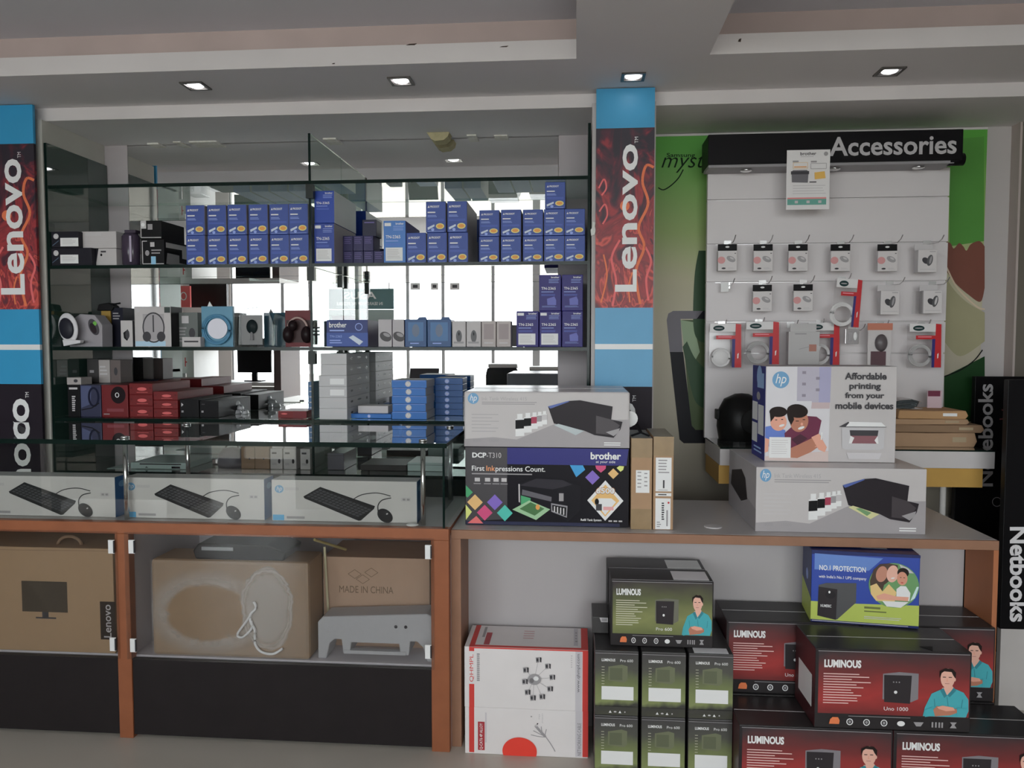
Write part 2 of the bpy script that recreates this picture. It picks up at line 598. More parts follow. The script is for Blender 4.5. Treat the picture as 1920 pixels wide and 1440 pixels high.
# ---------------------------------------------------------------- Lenovo pillar signs
def swirl_mat():
    m = bpy.data.materials.new('red_swirl_print')
    m.use_nodes = True
    nt = m.node_tree
    b = nt.nodes['Principled BSDF']
    b.inputs['Roughness'].default_value = .45
    tc = nt.nodes.new('ShaderNodeTexCoord')
    mp = nt.nodes.new('ShaderNodeMapping')
    mp.inputs['Scale'].default_value = (9, 9, 5)
    nt.links.new(tc.outputs['Object'], mp.inputs[0])
    n1 = nt.nodes.new('ShaderNodeTexNoise')
    n1.inputs['Scale'].default_value = .9
    n1.inputs['Detail'].default_value = 3
    n1.inputs['Distortion'].default_value = 2.2
    nt.links.new(mp.outputs[0], n1.inputs['Vector'])
    sp = nt.nodes.new('ShaderNodeSeparateXYZ')
    nt.links.new(tc.outputs['Generated'], sp.inputs[0])
    sub = nt.nodes.new('ShaderNodeMath')
    sub.operation = 'MULTIPLY_ADD'
    sub.inputs[1].default_value = -.34
    nt.links.new(sp.outputs['Z'], sub.inputs[0])
    nt.links.new(n1.outputs['Fac'], sub.inputs[2])
    cr = nt.nodes.new('ShaderNodeValToRGB')
    el = cr.color_ramp.elements
    for i, (p, rgb) in enumerate([(.16, (40, 32, 44)), (.25, (84, 30, 48)), (.33, (150, 38, 44)), (.42, (118, 34, 44)), (.47, (190, 70, 60)), (.52, (140, 36, 36)), (.62, (96, 40, 52))]):
        e = el[i] if i < 2 else el.new(p)
        e.position = p
        e.color = alb(rgb)
    nt.links.new(sub.outputs[0], cr.inputs[0])
    nt.links.new(cr.outputs[0], b.inputs['Base Color'])
    return m
SWIRL = swirl_mat()
ORG = M('orange_swirl_print', (206, 104, 62), .5)
PNK = M('pink_swirl_print', (206, 92, 92), .5)
def lenovo_sign(x0, x1, rows, tx, label, blue, TOP):
    Y = 3.2
    X0, X1 = U(x0, 400, Y)[0], U(x1, 400, Y)[0]
    z = lambda py: U((x0 + x1) / 2, py, Y)[1]
    o = empty('pillar_sign', ((X0 + X1) / 2, Y, .55), label, 'sign')
    w = X1 - X0
    def strip(nm, pa, pb, m, zz=None):
        za, zb_ = (z(pb) if zz is None else zz) - .55, min(z(pa), Z2 - .004) - .55
        return MB().box(-w / 2, w / 2, 0, .014, za, zb_, m).build(nm, o)
    y1, y2, y3, y4, y5 = rows
    BL, BL2 = M('sky_blue_panel', blue, .4), M('sky_blue_panel_lower', (78, 140, 176) if tx else blue, .4)
    strip('blue_panel', TOP, y1, BL)
    pic = strip('printed_panel', y1, y2, SWIRL)
    strip('blue_panel', y2, y3, BL2)
    strip('white_stripe', y3, y4, M('white_stripe', (196, 198, 208), .4))
    strip('blue_panel', y4, y5, BL2)
    dkp = strip('dark_panel', y5, 900, M('dark_night_print', (40, 34, 42), .45), zz=.56)
    a = Art(w, .014, z(y1) - z(y2), (x0, y1, x1, y2))
    zo = z(y2) - .55
    a.on('swirl_print')
    L = x1 - x0
    hh = y2 - y1
    for pts, wd, mm in (([(.78, .98), (.70, .8), (.84, .66), (.74, .55), (.90, .42), (.80, .30), (.86, .21), (.99, .22)], 5, ORG), ([(.30, .99), (.36, .85), (.28, .72), (.42, .62)], 4, PNK),
                        ([(.92, .96), (.88, .84), (.96, .74), (.86, .66)], 4, PNK), ([(.05, .33), (.14, .28), (.18, .33), (.1, .37)], 3, PNK), ([(.06, .46), (.16, .42), (.2, .48), (.12, .53)], 3, PNK),
                        ([(.10, .97), (.2, .82), (.14, .7)], 3, ORG), ([(.60, .97), (.58, .88), (.64, .8)], 3, ORG)):
        a.on('swirl_print*'); a.k = 2
        a.stroke(curve([(x0 + u * L, y1 + v * hh) for u, v in pts], 6), wd, mm)
    a.on('swirl_print*').e(x0 + .5 * L, y1 + .43 * hh, 9, 10, ORG, 16)
    a.k = 6
    a.on('lettering')
    k0 = .27 if tx == 0 else .0
    ua, ub = (.34, .72)
    if tx == 0: ua, ub = .36, .78
    a.t('Lenovo', x0 + ua * L, y1 + .09 * hh, x0 + ub * L, y1 + .91 * hh, WHITE, .022, up=True)
    a.t('TM', x0 + (ub - .06) * L, y1 + .05 * hh, x0 + (ub + .0) * L, y1 + .085 * hh, WHITE, 0, up=True)
    for nm, mb in a.parts.items():
        q = mb.build(nm.split('|')[0], pic)
        q.location = (0, 0, zo)
    b = Art(w, .014, z(y5) - .56, (x0, y5, x1, y5 + hh * 1.05))
    b.on('lettering')
    zz = (z(y5) - .56)
    b.rect = (x0, y5, x1, y5 + (zz / (z(y1) - z(y2))) * hh)
    b.t('Lenovo', x0 + ua * L, y5 + .09 * hh, x0 + ub * L, y5 + .91 * hh, WHITE, .022, up=True)
    b.t('TM', x0 + (ub - .06) * L, y5 + .05 * hh, x0 + ub * L, y5 + .085 * hh, WHITE, 0, up=True)
    for nm, mb in b.parts.items():
        q = mb.build(nm, dkp)
        q.location = (0, 0, .01)
    return o
lenovo_sign(1117, 1226, (240, 577, 645, 655, 725), 1, 'tall blue and red pillar sign between the glass shelves and the accessories display', (46, 130, 170), 165)
lenovo_sign(-42, 67, (270, 580, 646, 656, 720), 0, 'tall blue and red pillar sign beside the dark glass end of the shelves', (32, 138, 184), 197)

# ---------------------------------------------------------------- mirror
MIR = M('silvered_mirror', (255, 255, 255), 0.0, .5, 1.0, gain=.86, var=0.0)
tag(MB().box(U(245, 500, YM)[0] + .002, U(1047, 500, YM)[0] - .002, YM - .003, YM + .003, .60, ZA - .004, MIR, side=GLASSE).build('wall_mirror'),
    'large wall mirror behind the glass shelves reflecting the shop front', 'mirror')
# ================================================================ glass shelf unit
SX0, SXM, SX1 = U(85, 300, YS)[0], U(580, 300, YS)[0], U(1105, 300, YS)[0]
Z_TOP, Z_S1, Z_S2, Z_S3, Z_S4 = 2.100, 1.748, 1.387, 1.070, .832
ST = .014
SHG = glass('shelf_glass', (.80, .90, .86))
shelf_unit = empty('glass_shelf_unit', ((SX0 + SX1) / 2, YS, 0), 'wall of clear glass shelves with dark edges in front of the mirror', 'shelf')
ox = (SX0 + SX1) / 2
DKG = M('dark_tinted_glass', (48, 72, 64), .03, .5, gain=1.0)
DKG.node_tree.nodes['Principled BSDF'].inputs['IOR'].default_value = 2.1
for zz in (Z_TOP, Z_S1, Z_S2, Z_S3, Z_S4):
    for xa, xb in ((SX0 + .008, SXM - .006), (SXM + .006, SX1 - .006)):
        MB().box(xa - ox, xb - ox, .004, YM - YS - .008, zz - ST, zz - .0004, SHG, front=GLASSE).build('shelf', shelf_unit)
        MB().box(xa - ox, xb - ox, 0, .0038, zz - ST - .001, zz - .0004, GLASSE).build('shelf_edge', shelf_unit)
MB().box(SX0 - .006 - ox, SX0 + .006 - ox, 0, YM - YS - .01, 0, 2.285, DKG, front=GLASSE).build('end_panel', shelf_unit)
MB().box(SX1 - .006 - ox, SX1 + .006 - ox, 0, YM - YS - .01, 0, 2.315, DKG, front=GLASSE).build('end_panel', shelf_unit)
MB().box(SXM - .004 - ox, SXM + .004 - ox, .003, YM - YS - .01, 0, 2.30, CLEAR, front=GLASSE, top=GLASSE).build('divider', shelf_unit)
MB().box(SXM - .005 - ox, SXM + .005 - ox, 0, .003, 0, 2.30, GLASSE).build('divider_edge', shelf_unit)
for zz in (Z_TOP, Z_S1, Z_S2):
    for yy in (.0, YM - YS - .05):
        MB().box(SXM - .016 - ox, SXM + .016 - ox, yy - .006, yy + .02, zz - .075, zz - ST - .002, M('shelf_clamp', (44, 48, 46), .3, .5)).build('clamp', shelf_unit)

# ---------------------------------------------------------------- blue toner boxes with orange badges
PB = M('toner_box_blue', (58, 78, 146), .45)
PBS = M('toner_box_grey_flank', (116, 112, 118), .5)
LB = M('light_blue_print', (128, 146, 208), .45)
YEL = M('yellow_ring', (212, 186, 110), .5)
def prodot_art(a):
    a.on('badge').e(71, 80, 21, 9.5, YEL, 20)
    a.e(71, 80, 15, 6.2, ORANGE, 20)
    a.on('picture_print').poly([(8, 84), (42, 74), (44, 80), (10, 92)], M('pale_toner_picture', (172, 180, 214), .5))
    a.e(34, 91, 8, 5, LB, 12)
    a.r(8, 96, 92, 97.5, LB)
    a.on('logo').poly([(9, 20), (15, 12), (19, 20)], WHITE)
    a.t('PRODOT', 22, 13, 68, 20, WHITE, .03)
    a.on('lettering').r(9, 33, 48, 37, WHITE)
    a.lines(9, 44, 60, 52, 2, LB)
    a.lines(9, 58, 92, 66, 2, M('mid_blue_print', (84, 106, 186), .45), .05, .25)
pd0 = None
def prodot(px, zb, label, group, Y=3.29, w=.0865, h=.131):
    global pd0
    xc = U(px, 440, Y)[0]
    jx, jy, jr = random.uniform(-.0008, .0008), random.uniform(0, .006), random.uniform(-.02, .02)
    if pd0 is None:
        o = MB().box(-w / 2, w / 2, 0, .33, 0, h, PB, side=PBS).build('toner_box', loc=(xc, Y, zb), bev=.003)
        a = Art(w, .33, h, (0, 0, 100, 100))
        prodot_art(a)
        a.finish(o)
        o['h_'] = h
        pd0 = tag(o, label, 'box', group)
    else:
        o = dup(pd0, (xc + jx, Y + jy, zb), label, group)
    return o
rows = (('lower', Z_S1), ('upper', Z_S1 + .1315))
g1 = 'blue toner boxes in the six column block'
for rn, zb in rows:
    for i, px in enumerate((366, 406, 445, 484, 523, 560)):
        prodot(px, zb, f'blue toner box with orange oval, {rn} row, {ORD[i]} in the six column block', g1)
g2 = 'blue toner boxes in the middle of the top stocked shelf'
for i, px in enumerate((780, 819, 858.5)):
    prodot(px, Z_S1, f'blue toner box with orange oval, {ORD[i]} of the three beside the large sky blue box', g2)
for i, px in enumerate((817, 857)):
    prodot(px, Z_S1 + .1315, f'blue toner box with orange oval, {ORD[i]} of the two stacked on a three box row', g2)
g3 = 'blue toner boxes in the five column block'
for rn, zb in (('lower', Z_S1), ('upper', Z_S1 + .112)):
    for i, px in enumerate((917, 958, 999, 1039, 1078)):
        o = prodot(px, zb, f'blue toner box with orange oval, {rn} row, {ORD[i]} in the five column block', g3, Y=3.285)
        o.scale = (1.0, 1, .845)
o = prodot(1041, Z_S1 + .2235, 'single blue toner box on top of the five column block', g3, Y=3.285)
o.scale = (1.0, 1, .855)

# ---------------------------------------------------------------- tall toner cartons
TB = M('deep_blue_carton', (38, 64, 150), .4)
TP = M('purple_blue_carton', (54, 52, 130), .4)
def tn_art(num, sticker, white_bar=False, pic=True):
    def f(a):
        x0, y0, x1, y1 = a.rect = (0, 0, 100, 160)
        a.on('logo').t('brother', 55, 7, 92, 15, WHITE, .02)
        a.on('lettering')
        a.lines(44, 20, 92, 40, 3, LB, .1, .3)
        if white_bar: a.r(5, 8, 34, 20, WHITE)
        a.t(num, 10, 54, 76, 66, WHITE, .012)
        a.on('small_print').lines(10, 74, 66, 80, 1, LB, 0, .5)
        a.lines(10, 86, 80, 96, 2, M('mid_blue_print', (84, 106, 186), .45), .2, .3)
        if sticker:
            a.on('sticker').r(9, 100, 86, 150, PAPER)
            a.on('sticker_print').lines(16, 108, 78, 144, 6, PALE, .3, .3)
        elif pic:
            a.on('picture_print').poly([(36, 106), (70, 96), (78, 112), (78, 134), (38, 134)], M('dim_blue_picture', (92, 96, 160), .5))
            a.lines(14, 138, 88, 146, 2, LB, .2, .3)
    return f
c1 = carton('tall_toner_carton', 'dark blue tall toner carton with white sticker, beside the glass divider on the upper shelf', 'box', 589, 627, 419, 492, 3.28, .33, TB, zb=Z_S1,
            art=tn_art('TN-2365', True, True), side=M('carton_grey_flank', (134, 128, 132), .5), top=TP)
c2 = carton('tall_toner_carton', 'deep blue toner carton with grey side standing on another carton beside the glass divider', 'box', 589, 627, 358, 418, 3.28, .33, M('bright_deep_blue_carton', (34, 66, 160), .4), zb=top_of(c1) + .0005,
            art=tn_art('TN-3365', False, False, False), side=M('pale_flank', (196, 190, 190), .5))
MB().box(c2['h_'] * .28, c2['h_'] * .281, .05, .28, .0, .036, TP).build('blue_flank_band', c2)
c3 = carton('tall_toner_carton', 'sky blue tall toner carton with white sticker beside small purple cartons', 'box', 719, 761, 414, 492, 3.30, .3, M('sky_blue_carton', (62, 110, 176), .4), zb=Z_S1, art=tn_art('TN-2365', True, True), side=TP)
gP = 'small dark purple ink cartons'
PU = M('dark_purple_carton', (48, 44, 88), .45)
PUL = M('dim_purple_print', (96, 84, 136), .5)
def pu_art(a):
    a.rect = (0, 0, 100, 120)
    a.on('lettering').lines(14, 12, 86, 70, 4, PUL, .2, .3)
p0 = None
for rn, zb, pxs in (('bottom', Z_S1, (641.5, 663.5, 685.5, 706)), ('upper', Z_S1 + .0685, (641.5, 663.5, 685.5))):
    for i, px in enumerate(pxs):
        lab = f'small dark purple ink carton, {ORD[i]} in the {rn} row behind the tall blue carton'
        Y = 3.40
        xc = -1.0225 + .0468 * i
        if p0 is None:
            p0 = carton('ink_carton', lab, 'box', 631, 650, 466, 494, Y, .12, PU, zb=Z_S1, h=.068, art=pu_art, group=gP)
            p0.location.x = xc
        else:
            dup(p0, (xc, Y, zb), lab, gP)
ob = carton('ink_carton', 'plain dark navy carton on top of the small purple ink cartons', 'box', 679, 706, 412, 441, 3.43, .09, M('navy_carton', (36, 36, 62), .45), zb=Z_S1 + .137, art=lambda a: a.on('flap').r(683, 416, 702, 418, PUL))

# lower shelf: TN boxes
gT = 'indigo toner cartons at the end of the middle shelf'
TI = M('indigo_carton', (44, 36, 118), .45)
t_ = []
def tn(px0, px1, py0, zb, st, lab, wb):
    o = carton('toner_carton', lab, 'box', px0, px1, py0, 647, 3.29, .3, TI, zb=zb, h=.153, art=tn_art('TN-2365', st, wb), group=gT)
    return o
tn(968, 1010, 582, Z_S2, True, 'indigo toner carton with white sticker at the outer end of the lower row of three', True)
tn(1011, 1052.5, 582, Z_S2, True, 'indigo toner carton with white sticker in the middle of the lower row of three', True)
tn(1053.5, 1093, 582, Z_S2, False, 'indigo toner carton without sticker in the lower row, against the dark end panel', False)
tn(1010.5, 1052, 515, Z_S2 + .1535, False, 'upper indigo toner carton standing on the middle stickered carton', False)
tn(1053, 1093, 515, Z_S2 + .1535, False, 'upper indigo toner carton against the dark end panel', False)

# ---------------------------------------------------------------- upper shelf, dark end
NV = M('near_black_carton', (38, 37, 44), .4)
def hp_toner_art(a):
    x0, y0, x1, y1 = a.rect
    hp_logo(a, x0 + 9, y0 + 9, 5, PALE)
    a.on('sticker').r(x0 + 17, y0 + 12, x0 + 51, y0 + 27.5, WHITE)
    a.on('sticker_print').lines(x0 + 21, y0 + 15, x0 + 47, y0 + 25, 4, PALE, .3, .3)
    a.on('picture_print').stroke([(x0 + 2, y0 + 26), (x0 + 14, y0 + 17)], 1.2, M('steel_blue_print', (74, 92, 112), .5))
b1 = carton('toner_carton', 'lower black toner carton with white sticker at the dark glass end', 'box', 96, 172, 465, 496, 3.258, .2, NV, zb=Z_S1, art=hp_toner_art)
b2 = carton('toner_carton', 'upper black toner carton with white sticker at the dark glass end', 'box', 96, 147, 434, 464, 3.258, .2, NV, zb=top_of(b1) + .0005, art=hp_toner_art)
def wt_art(a):
    x0, y0, x1, y1 = a.rect
    a.on('lettering').r(x0 + 7, y0 + 2, x0 + 37, y0 + 8, PALE)
    a.lines(x0 + 4, y0 + 13, x1 - 4, y1 - 4, 4, PALE, .4, .2)
def wt2_art(a):
    x0, y0, x1, y1 = a.rect
    a.on('printed_panel').poly([(x0, y0), (x0 + 8, y0), (x0 + 2, y1), (x0, y1)], NV)
    a.on('lettering').r(x0 + 12, y0 + 4, x0 + 22, y0 + 7, INK)
    a.e(x0 + 13, y0 + 11, 2, 2.4, BLACK, 10)
    a.lines(x0 + 10, y0 + 18, x1 - 4, y1 - 3, 3, PALE, .4, .2)
w1 = carton('toner_carton', 'lower white toner carton with slanted black edge beside a dark wrapped bundle', 'box', 177, 218.5, 466, 496, 3.29, .2, CARTW, zb=Z_S1, art=wt2_art)
w2 = carton('toner_carton', 'upper white toner carton with faint grey heading', 'box', 153, 218, 434, 464, 3.29, .2, CARTW, zb=top_of(b1) + .001, art=wt_art)
# dark shrink-wrapped cartridge
bx = U(239, 470, 3.31)[0]
wr = MB().lathe([(.026, 0), (.040, .012), (.042, .07), (.041, .135), (.030, .150)], M('dark_violet_film', (62, 52, 68), .2, .5), 20, sx=1.0, sy=.8)
o = tag(wr.build('wrapped_cartridge', loc=(bx, 3.34, Z_S1), smooth=True), 'dark violet film wrapped cartridge standing between white and black cartons', 'cartridge')
MB().box(.012, .021, -.0345, -.030, .02, .135, M('film_highlight_strip', (150, 140, 158), .2)).build('film_highlight', o)  # pale strip painted on as a highlight of the film
MB().box(-.018, .034, -.02, .02, .150, .163, M('dark_violet_film', (62, 52, 68), .2, .5)).build('film_knot', o)
def black_ink_art(a):
    x0, y0, x1, y1 = a.rect
    a.on('printed_border')
    a.stroke([(x0 + 3, y0 + 3), (x0 + 3, y1 - 3), (x1 - 1, y1 - 3)], 1.4, PALE)
    a.stroke([(x0 + 3, y0 + 3), (x0 + 12, y0 + 3)], 1.4, PALE)
    a.on('picture_print').r(x0 + 18, y0 + 5, x0 + 26, y0 + 13, PALE)
    a.e(x0 + 12, y0 + 24, 4, 5, GREY, 12)
    a.r(x0 + 19, y0 + 30, x1 - 16, y1 - 2, M('ice_blue_print', (124, 168, 194), .5))
    a.on('lettering').lines(x0 + 20, y0 + 18, x1 - 4, y0 + 28, 2, GREY)
def black_flank(a, d):
    b = a.face_('right', (0, 0, 100, 100))
    b.on('flank_print')
    b.poly([(6, 10), (96, 6), (96, 60), (60, 60), (60, 26), (6, 30)], PALE)
    b.poly([(10, 50), (50, 50), (50, 80), (90, 80), (90, 96), (6, 92)], GREY)
i1 = carton('ink_carton', 'lower black ink carton with pale outline and arrow printed flank', 'box', 264, 308, 449, 495, 3.29, .26, BLACK, zb=Z_S1,
            art=lambda a: (black_ink_art(a), black_flank(a, .26)))
def cam_art(a):
    x0, y0, x1, y1 = a.rect
    a.on('printed_border').stroke([(x0 + 2, y0 + 1), (x0 + 2, y1 - 3), (x1 - 1, y1 - 3)], 1.4, PALE)
    a.on('picture_print').r(x0 + 2, y0, x0 + 12, y0 + 14, PALE)
    a.e(x0 + 6, y0 + 7, 3.5, 3.5, WHITE, 14)
    a.r(x0 + 15, y0 + 6, x0 + 24, y0 + 16, GREY)
i2 = carton('ink_carton', 'upper black ink carton with camera picture on the arrow printed carton', 'box', 262, 303, 414, 447, 3.29, .2, BLACK, zb=top_of(i1) + .0005, art=cam_art)
# clear plastic sleeve leaning behind
sl = carton('plastic_sleeve', 'clear plastic sleeve box standing behind the upper black ink carton', 'packaging', 316, 347, 414, 455, 3.565, .1, FILM, zb=top_of(i1) - .02)
sl.location.z = Z_S1 + .0006; sl.scale = (1, 1, 1.9)

# ---------------------------------------------------------------- middle shelf, first bay
GM = M('mouse_grey_plastic', (70, 68, 72), .35)
o = carton('spine_box', 'slim white box standing against the dark glass end of the middle shelf', 'box', 92, 107, 584, 646, 3.32, .12, CARTW, zb=Z_S2, art=lambda a: a.on('lettering').r(94, 588, 104, 591, PALE))
def headset_pic(a, cx, cy, r, m, inner=None):
    a.on('picture_print')
    if inner: a.e(cx, cy, r * .86, r * .86, inner, 24)
    a.ring(cx, cy, r, r, r * .16, m, 28)
    a.e(cx - r * .8, cy + r * .35, r * .26, r * .45, m, 16)
    a.e(cx + r * .8, cy + r * .35, r * .26, r * .45, m, 16)
# faceted mouse pack
mo = empty('mouse_pack', (U(166, 640, 3.35)[0], 3.33, Z_S2), 'grey faceted mouse pack with a large dark mouse picture beside the slim white box', 'computer mouse', rz=math.radians(-6))
hw = .086
MB().prism([(-hw, .0), (hw * .98, .0), (hw, .10), (hw * .55, .145), (-hw * .3, .150), (-hw, .115)], 'Y', 0, .07, M('mouse_pack_grey', (128, 124, 128), .45)).build('carton_body', mo, bev=.003)
a = Art(.172, .07, .15, (0, 0, 172, 150))
a.on('lettering')
for yy_ in range(76, 134, 11): a.r(24, yy_, 33, yy_ + 8, PALE)
a.lines(46, 112, 110, 138, 4, GREY, .5, .4)
a.on('picture_print').e(130, 60, 24, 40, GM, 24, -.5)
a.e(136, 44, 10, 10, M('green_print', (96, 160, 60), .5), 12)
a.e(127, 66, 14, 26, M('mouse_top_print', (52, 44, 48), .4), 20, -.5)
a.finish(mo)
# white clamshell mouse in front of it
cm = empty('mouse_clamshell', (U(135, 640, 3.29)[0], 3.275, Z_S2), 'white shelled mouse blister pack tilted in front of the grey faceted pack', 'computer mouse')
ms = MB().ball((0, 0.012, .078), (.046, .011, .068), M('white_shell', (176, 174, 176), .35), 20, 12)
ms.build('blister_shell', cm, smooth=True)
MB().ball((-.002, -.0005, .076), (.034, .008, .048), M('dark_mouse_body', (40, 40, 48), .3), 18, 10).build('mouse_body', cm, smooth=True)
MB().prism([(-.03, 0), (.05, 0), (.055, .012), (-.03, .03)], 'Y', -.002, .024, M('white_shell', (176, 174, 176), .35)).build('blister_foot', cm, bev=.002)
cm.rotation_euler = (0, math.radians(-10), 0); cm.location.z += .0085
yb = carton('yellow_box', 'yellow ochre box behind the grey faceted mouse pack', 'box', 190, 208, 583, 646, 3.43, .12, M('ochre_carton', (142, 112, 40), .5), zb=Z_S2, art=lambda a: a.on('lettering').lines(193, 592, 205, 640, 7, M('ochre_dim_print', (112, 86, 34), .5)))
db = carton('navy_box', 'dark navy upright box beside the yellow ochre box', 'box', 209, 231, 577, 646, 3.43, .12, M('navy_dark_carton', (34, 34, 46), .45), zb=Z_S2, art=lambda a: a.on('lettering').lines(212, 586, 227, 600, 3, GREY))
dev = empty('wireless_dongle_hub', (U(196, 575, 3.42)[0], 3.44, top_of(yb)), 'small black device with a stub lying on top of the yellow ochre box', 'device')
MB().prism([(-.04, .0), (.035, .0), (.045, .02), (.02, .038), (-.03, .03)], 'Y', -.02, .03, BLACK).build('device_body', dev, bev=.004)
MB().tube([(.03, 0, .03), (.065, 0, .036)], .004, BLACK).build('stub', dev)
def wcam_art(a):
    a.on('picture_print').poly([(231, 622), (240, 616), (243, 628), (238, 636), (232, 631)], BLACK)
    a.e(239, 625, 4, 8, INK, 14)
    a.on('lettering').lines(229, 639, 247, 644, 2, PALE)
carton('webcam_box', 'small white box with a black webcam picture', 'box', 226, 249, 601, 646, 3.29, .07, CARTW, zb=Z_S2, art=wcam_art, side=INK)
def hs_art(a):
    a.on('printed_panel').r(253, 636, 310, 645, M('light_blue_box_band', (150, 176, 200), .5))
    a.on('lettering').e(259, 582, 3.5, 3.5, PALE, 14)
    a.on('picture_print').r(268, 588, 308, 634, M('headset_picture_grey', (138, 134, 136), .5))
    a.ring(288, 612, 21, 27, 2.5, INK, 28)
    a.e(275, 628, 8, 9, INK, 16); a.e(302, 628, 8, 9, INK, 16)
    a.r(286.5, 590, 289, 620, INK)
    a.r(309, 576, 320, 586, M('dark_corner_print', (52, 62, 60), .5))
carton('headset_box', 'white headset box with a grey headphone picture', 'headphones', 252, 321, 575, 646, 3.30, .1, CARTW, zb=Z_S2, art=hs_art, side=BLACK)
g_ = carton('grey_device_box', 'grey green box with a small white square on it', 'box', 332, 371, 586, 646, 3.37, .1, M('grey_green_carton', (88, 92, 90), .5), zb=Z_S2,
       art=lambda a: (a.on('picture_print').r(341, 592, 354, 605, PALE), a.e(360, 622, 6, 9, INK, 14), a.on('lettering').lines(336, 612, 352, 640, 5, GREY)))
carton('usb_card', 'small white box lying in front of the grey green box', 'box', 341, 376, 632, 645, 3.29, .04, CARTW, zb=Z_S2, art=lambda a: a.on('lettering').r(345, 637, 372, 639, INK))
# blue disc pack
dp = empty('disc_pack', (U(402, 640, 3.31)[0], 3.31, Z_S2), 'light blue pack holding a white disc and coiled cable', 'packaging')
pw, ph = .147, .182
MB().box(-pw / 2, pw / 2, .03, .05, 0, ph, M('disc_pack_blue', (76, 124, 148), .35)).build('backing_card', dp, bev=.002)
MB().lathe([(.046, 0), (.046, .006), (.001, .0062)], M('white_disc', (182, 180, 190), .3), 32, o=(.004, .028, .082), axis='Y').build('disc', dp)
cb = MB()
for k, r_ in enumerate((.056, .062, .066)):
    cb.tube([(r_ * math.cos(t * .2618) + .002, .022 - k * .003, .078 + r_ * math.sin(t * .2618)) for t in range(24)], .0035, M('teal_cable', (70, 120, 150), .35), 6, closed=True)
cb.build('coiled_cable', dp, smooth=True)
MB().prism([(-.048, ph), (-.038, ph + .022), (-.024, ph)], 'Y', .038, .041, PAPER).build('card_tip', dp)
# bagged webcam blister
bc = empty('webcam_blister', (U(470, 640, 3.31)[0], 3.31, Z_S2), 'clear bag with a white card and a dark lens webcam', 'packaging')
bag = MB().prism([(-.085, .0), (.085, .0), (.088, .1), (.07, .165), (.03, .178), (-.05, .168), (-.08, .15)], 'Y', .0, .06, glass('grey_bag_film', (.80, .81, .81), .9, .2))
bag.build('bag', bc, bev=.008)
MB().box(-.05, .046, .02, .024, .01, .142, M('grey_white_card', (140, 138, 138), .5)).build('insert_card', bc)
MB().ball((0, .016, .09), (.026, .012, .032), M('webcam_dark', (40, 50, 52), .15), 18, 10).build('webcam_head', bc, smooth=True)
MB().lathe([(.009, 0), (.006, .04)], GREY, 10, o=(0, .014, .03)).build('webcam_stalk', bc)
tag(MB().prism([(-.03, 0), (.03, .0), (.034, .06), (.02, .14), (-.012, .155), (-.028, .1)], 'Y', 0, .05, glass('grey_bag_film', (.80, .81, .81), .9, .2)).build('plastic_bag', loc=(U(514, 640, 3.36)[0], 3.40, Z_S2), bev=.006),
    'crumpled empty clear bag between the webcam bag and the red headset pack', 'packaging')
# red headset pack
rp = empty('headset_pack', (U(553, 640, 3.31)[0], 3.31, Z_S2), 'red topped pack with a dark brown headset', 'headphones')
MB().box(-.062, .062, .05, .06, 0, .164, M('crimson_card', (104, 26, 32), .45)).build('backing_card', rp)
MB().box(-.058, .058, .0492, .0498, .02, .12, M('brown_print', (62, 40, 40), .5)).build('card_print', rp)
hb = MB().tube([(.046 * math.cos(t), .034, .075 + .055 * math.sin(t)) for t in [math.pi * k / 12 for k in range(13)]], .005, M('pale_headband', (150, 128, 122), .4), 8)
hb.build('headband', rp, smooth=True)
for sgn in (-1, 1):
    MB().ball((sgn * .042, .03, .055), (.024, .024, .038), M('dark_ear_pad', (36, 26, 28), .3), 16, 10).build('ear_cup', rp, smooth=True)
MB().ball((-.02, .026, .095), (.02, .018, .024), M('dark_ear_pad', (36, 26, 28), .3), 16, 10).build('microphone', rp, smooth=True)

# ---------------------------------------------------------------- middle shelf, second bay
dk = carton('dark_teal_box', 'dark teal box tucked between the glass divider and the wide blue toner box', 'box', 612, 625, 602, 646, 3.40, .12, M('dark_teal_carton', (34, 46, 60), .45), zb=Z_S2, art=lambda a: a.on('lettering').lines(590, 612, 608, 630, 3, INK))
dk.location.x = SXM + .0045 + dk.dimensions.x / 2
def wide_art(a):
    a.on('printed_panel').r(612, 622, 690, 645, M('mid_blue_panel', (48, 76, 150), .4))
    a.on('logo').t('brother', 617, 604, 650, 613, WHITE, .02)
    a.ring(673, 612, 7, 6.5, 1.2, LB, 20)
    a.on('lettering').lines(618, 617, 646, 622, 1, LB)
    a.t('TN-2365', 618, 626, 641, 630, LB)
    a.lines(618, 634, 648, 642, 2, LB)
    a.on('picture_print').poly([(654, 630), (662, 626), (681, 637), (674, 643)], M('pale_toner_picture', (172, 180, 214), .5))
carton('wide_toner_box', 'wide royal blue toner box lying on the middle shelf', 'box', 612, 690, 600, 646, 3.29, .2, M('royal_blue_carton', (36, 52, 118), .4), zb=Z_S2, art=wide_art, side=M('purple_flank', (84, 72, 96), .5))
MS = M('mouse_box_grey', (150, 146, 148), .5)
def mouse_art(a):
    x0, y0, x1, y1 = a.rect
    a.on('picture_print').e((x0 + x1) / 2 + 1, (y0 + y1) / 2 + 6, 11.5, 8, M('dark_mouse_picture', (58, 54, 56), .4), 20, .35)
    a.e((x0 + x1) / 2 + 3, (y0 + y1) / 2 + 3, 7, 3, GREY, 14, .35)
gM = 'grey mouse boxes on the middle shelf'
for x0, x1, l in ((709, 735, 'grey box with a dark mouse picture beside the wide royal blue box'), (735.6, 758, 'grey box with a dark mouse picture beside the blue mouse boxes')):
    carton('mouse_box', l, 'box', x0, x1, 599, 646, 3.30, .1, MS, zb=Z_S2, art=mouse_art, side=M('purple_flank', (84, 72, 96), .5))
BM = M('petrol_blue_carton', (44, 78, 124), .4)
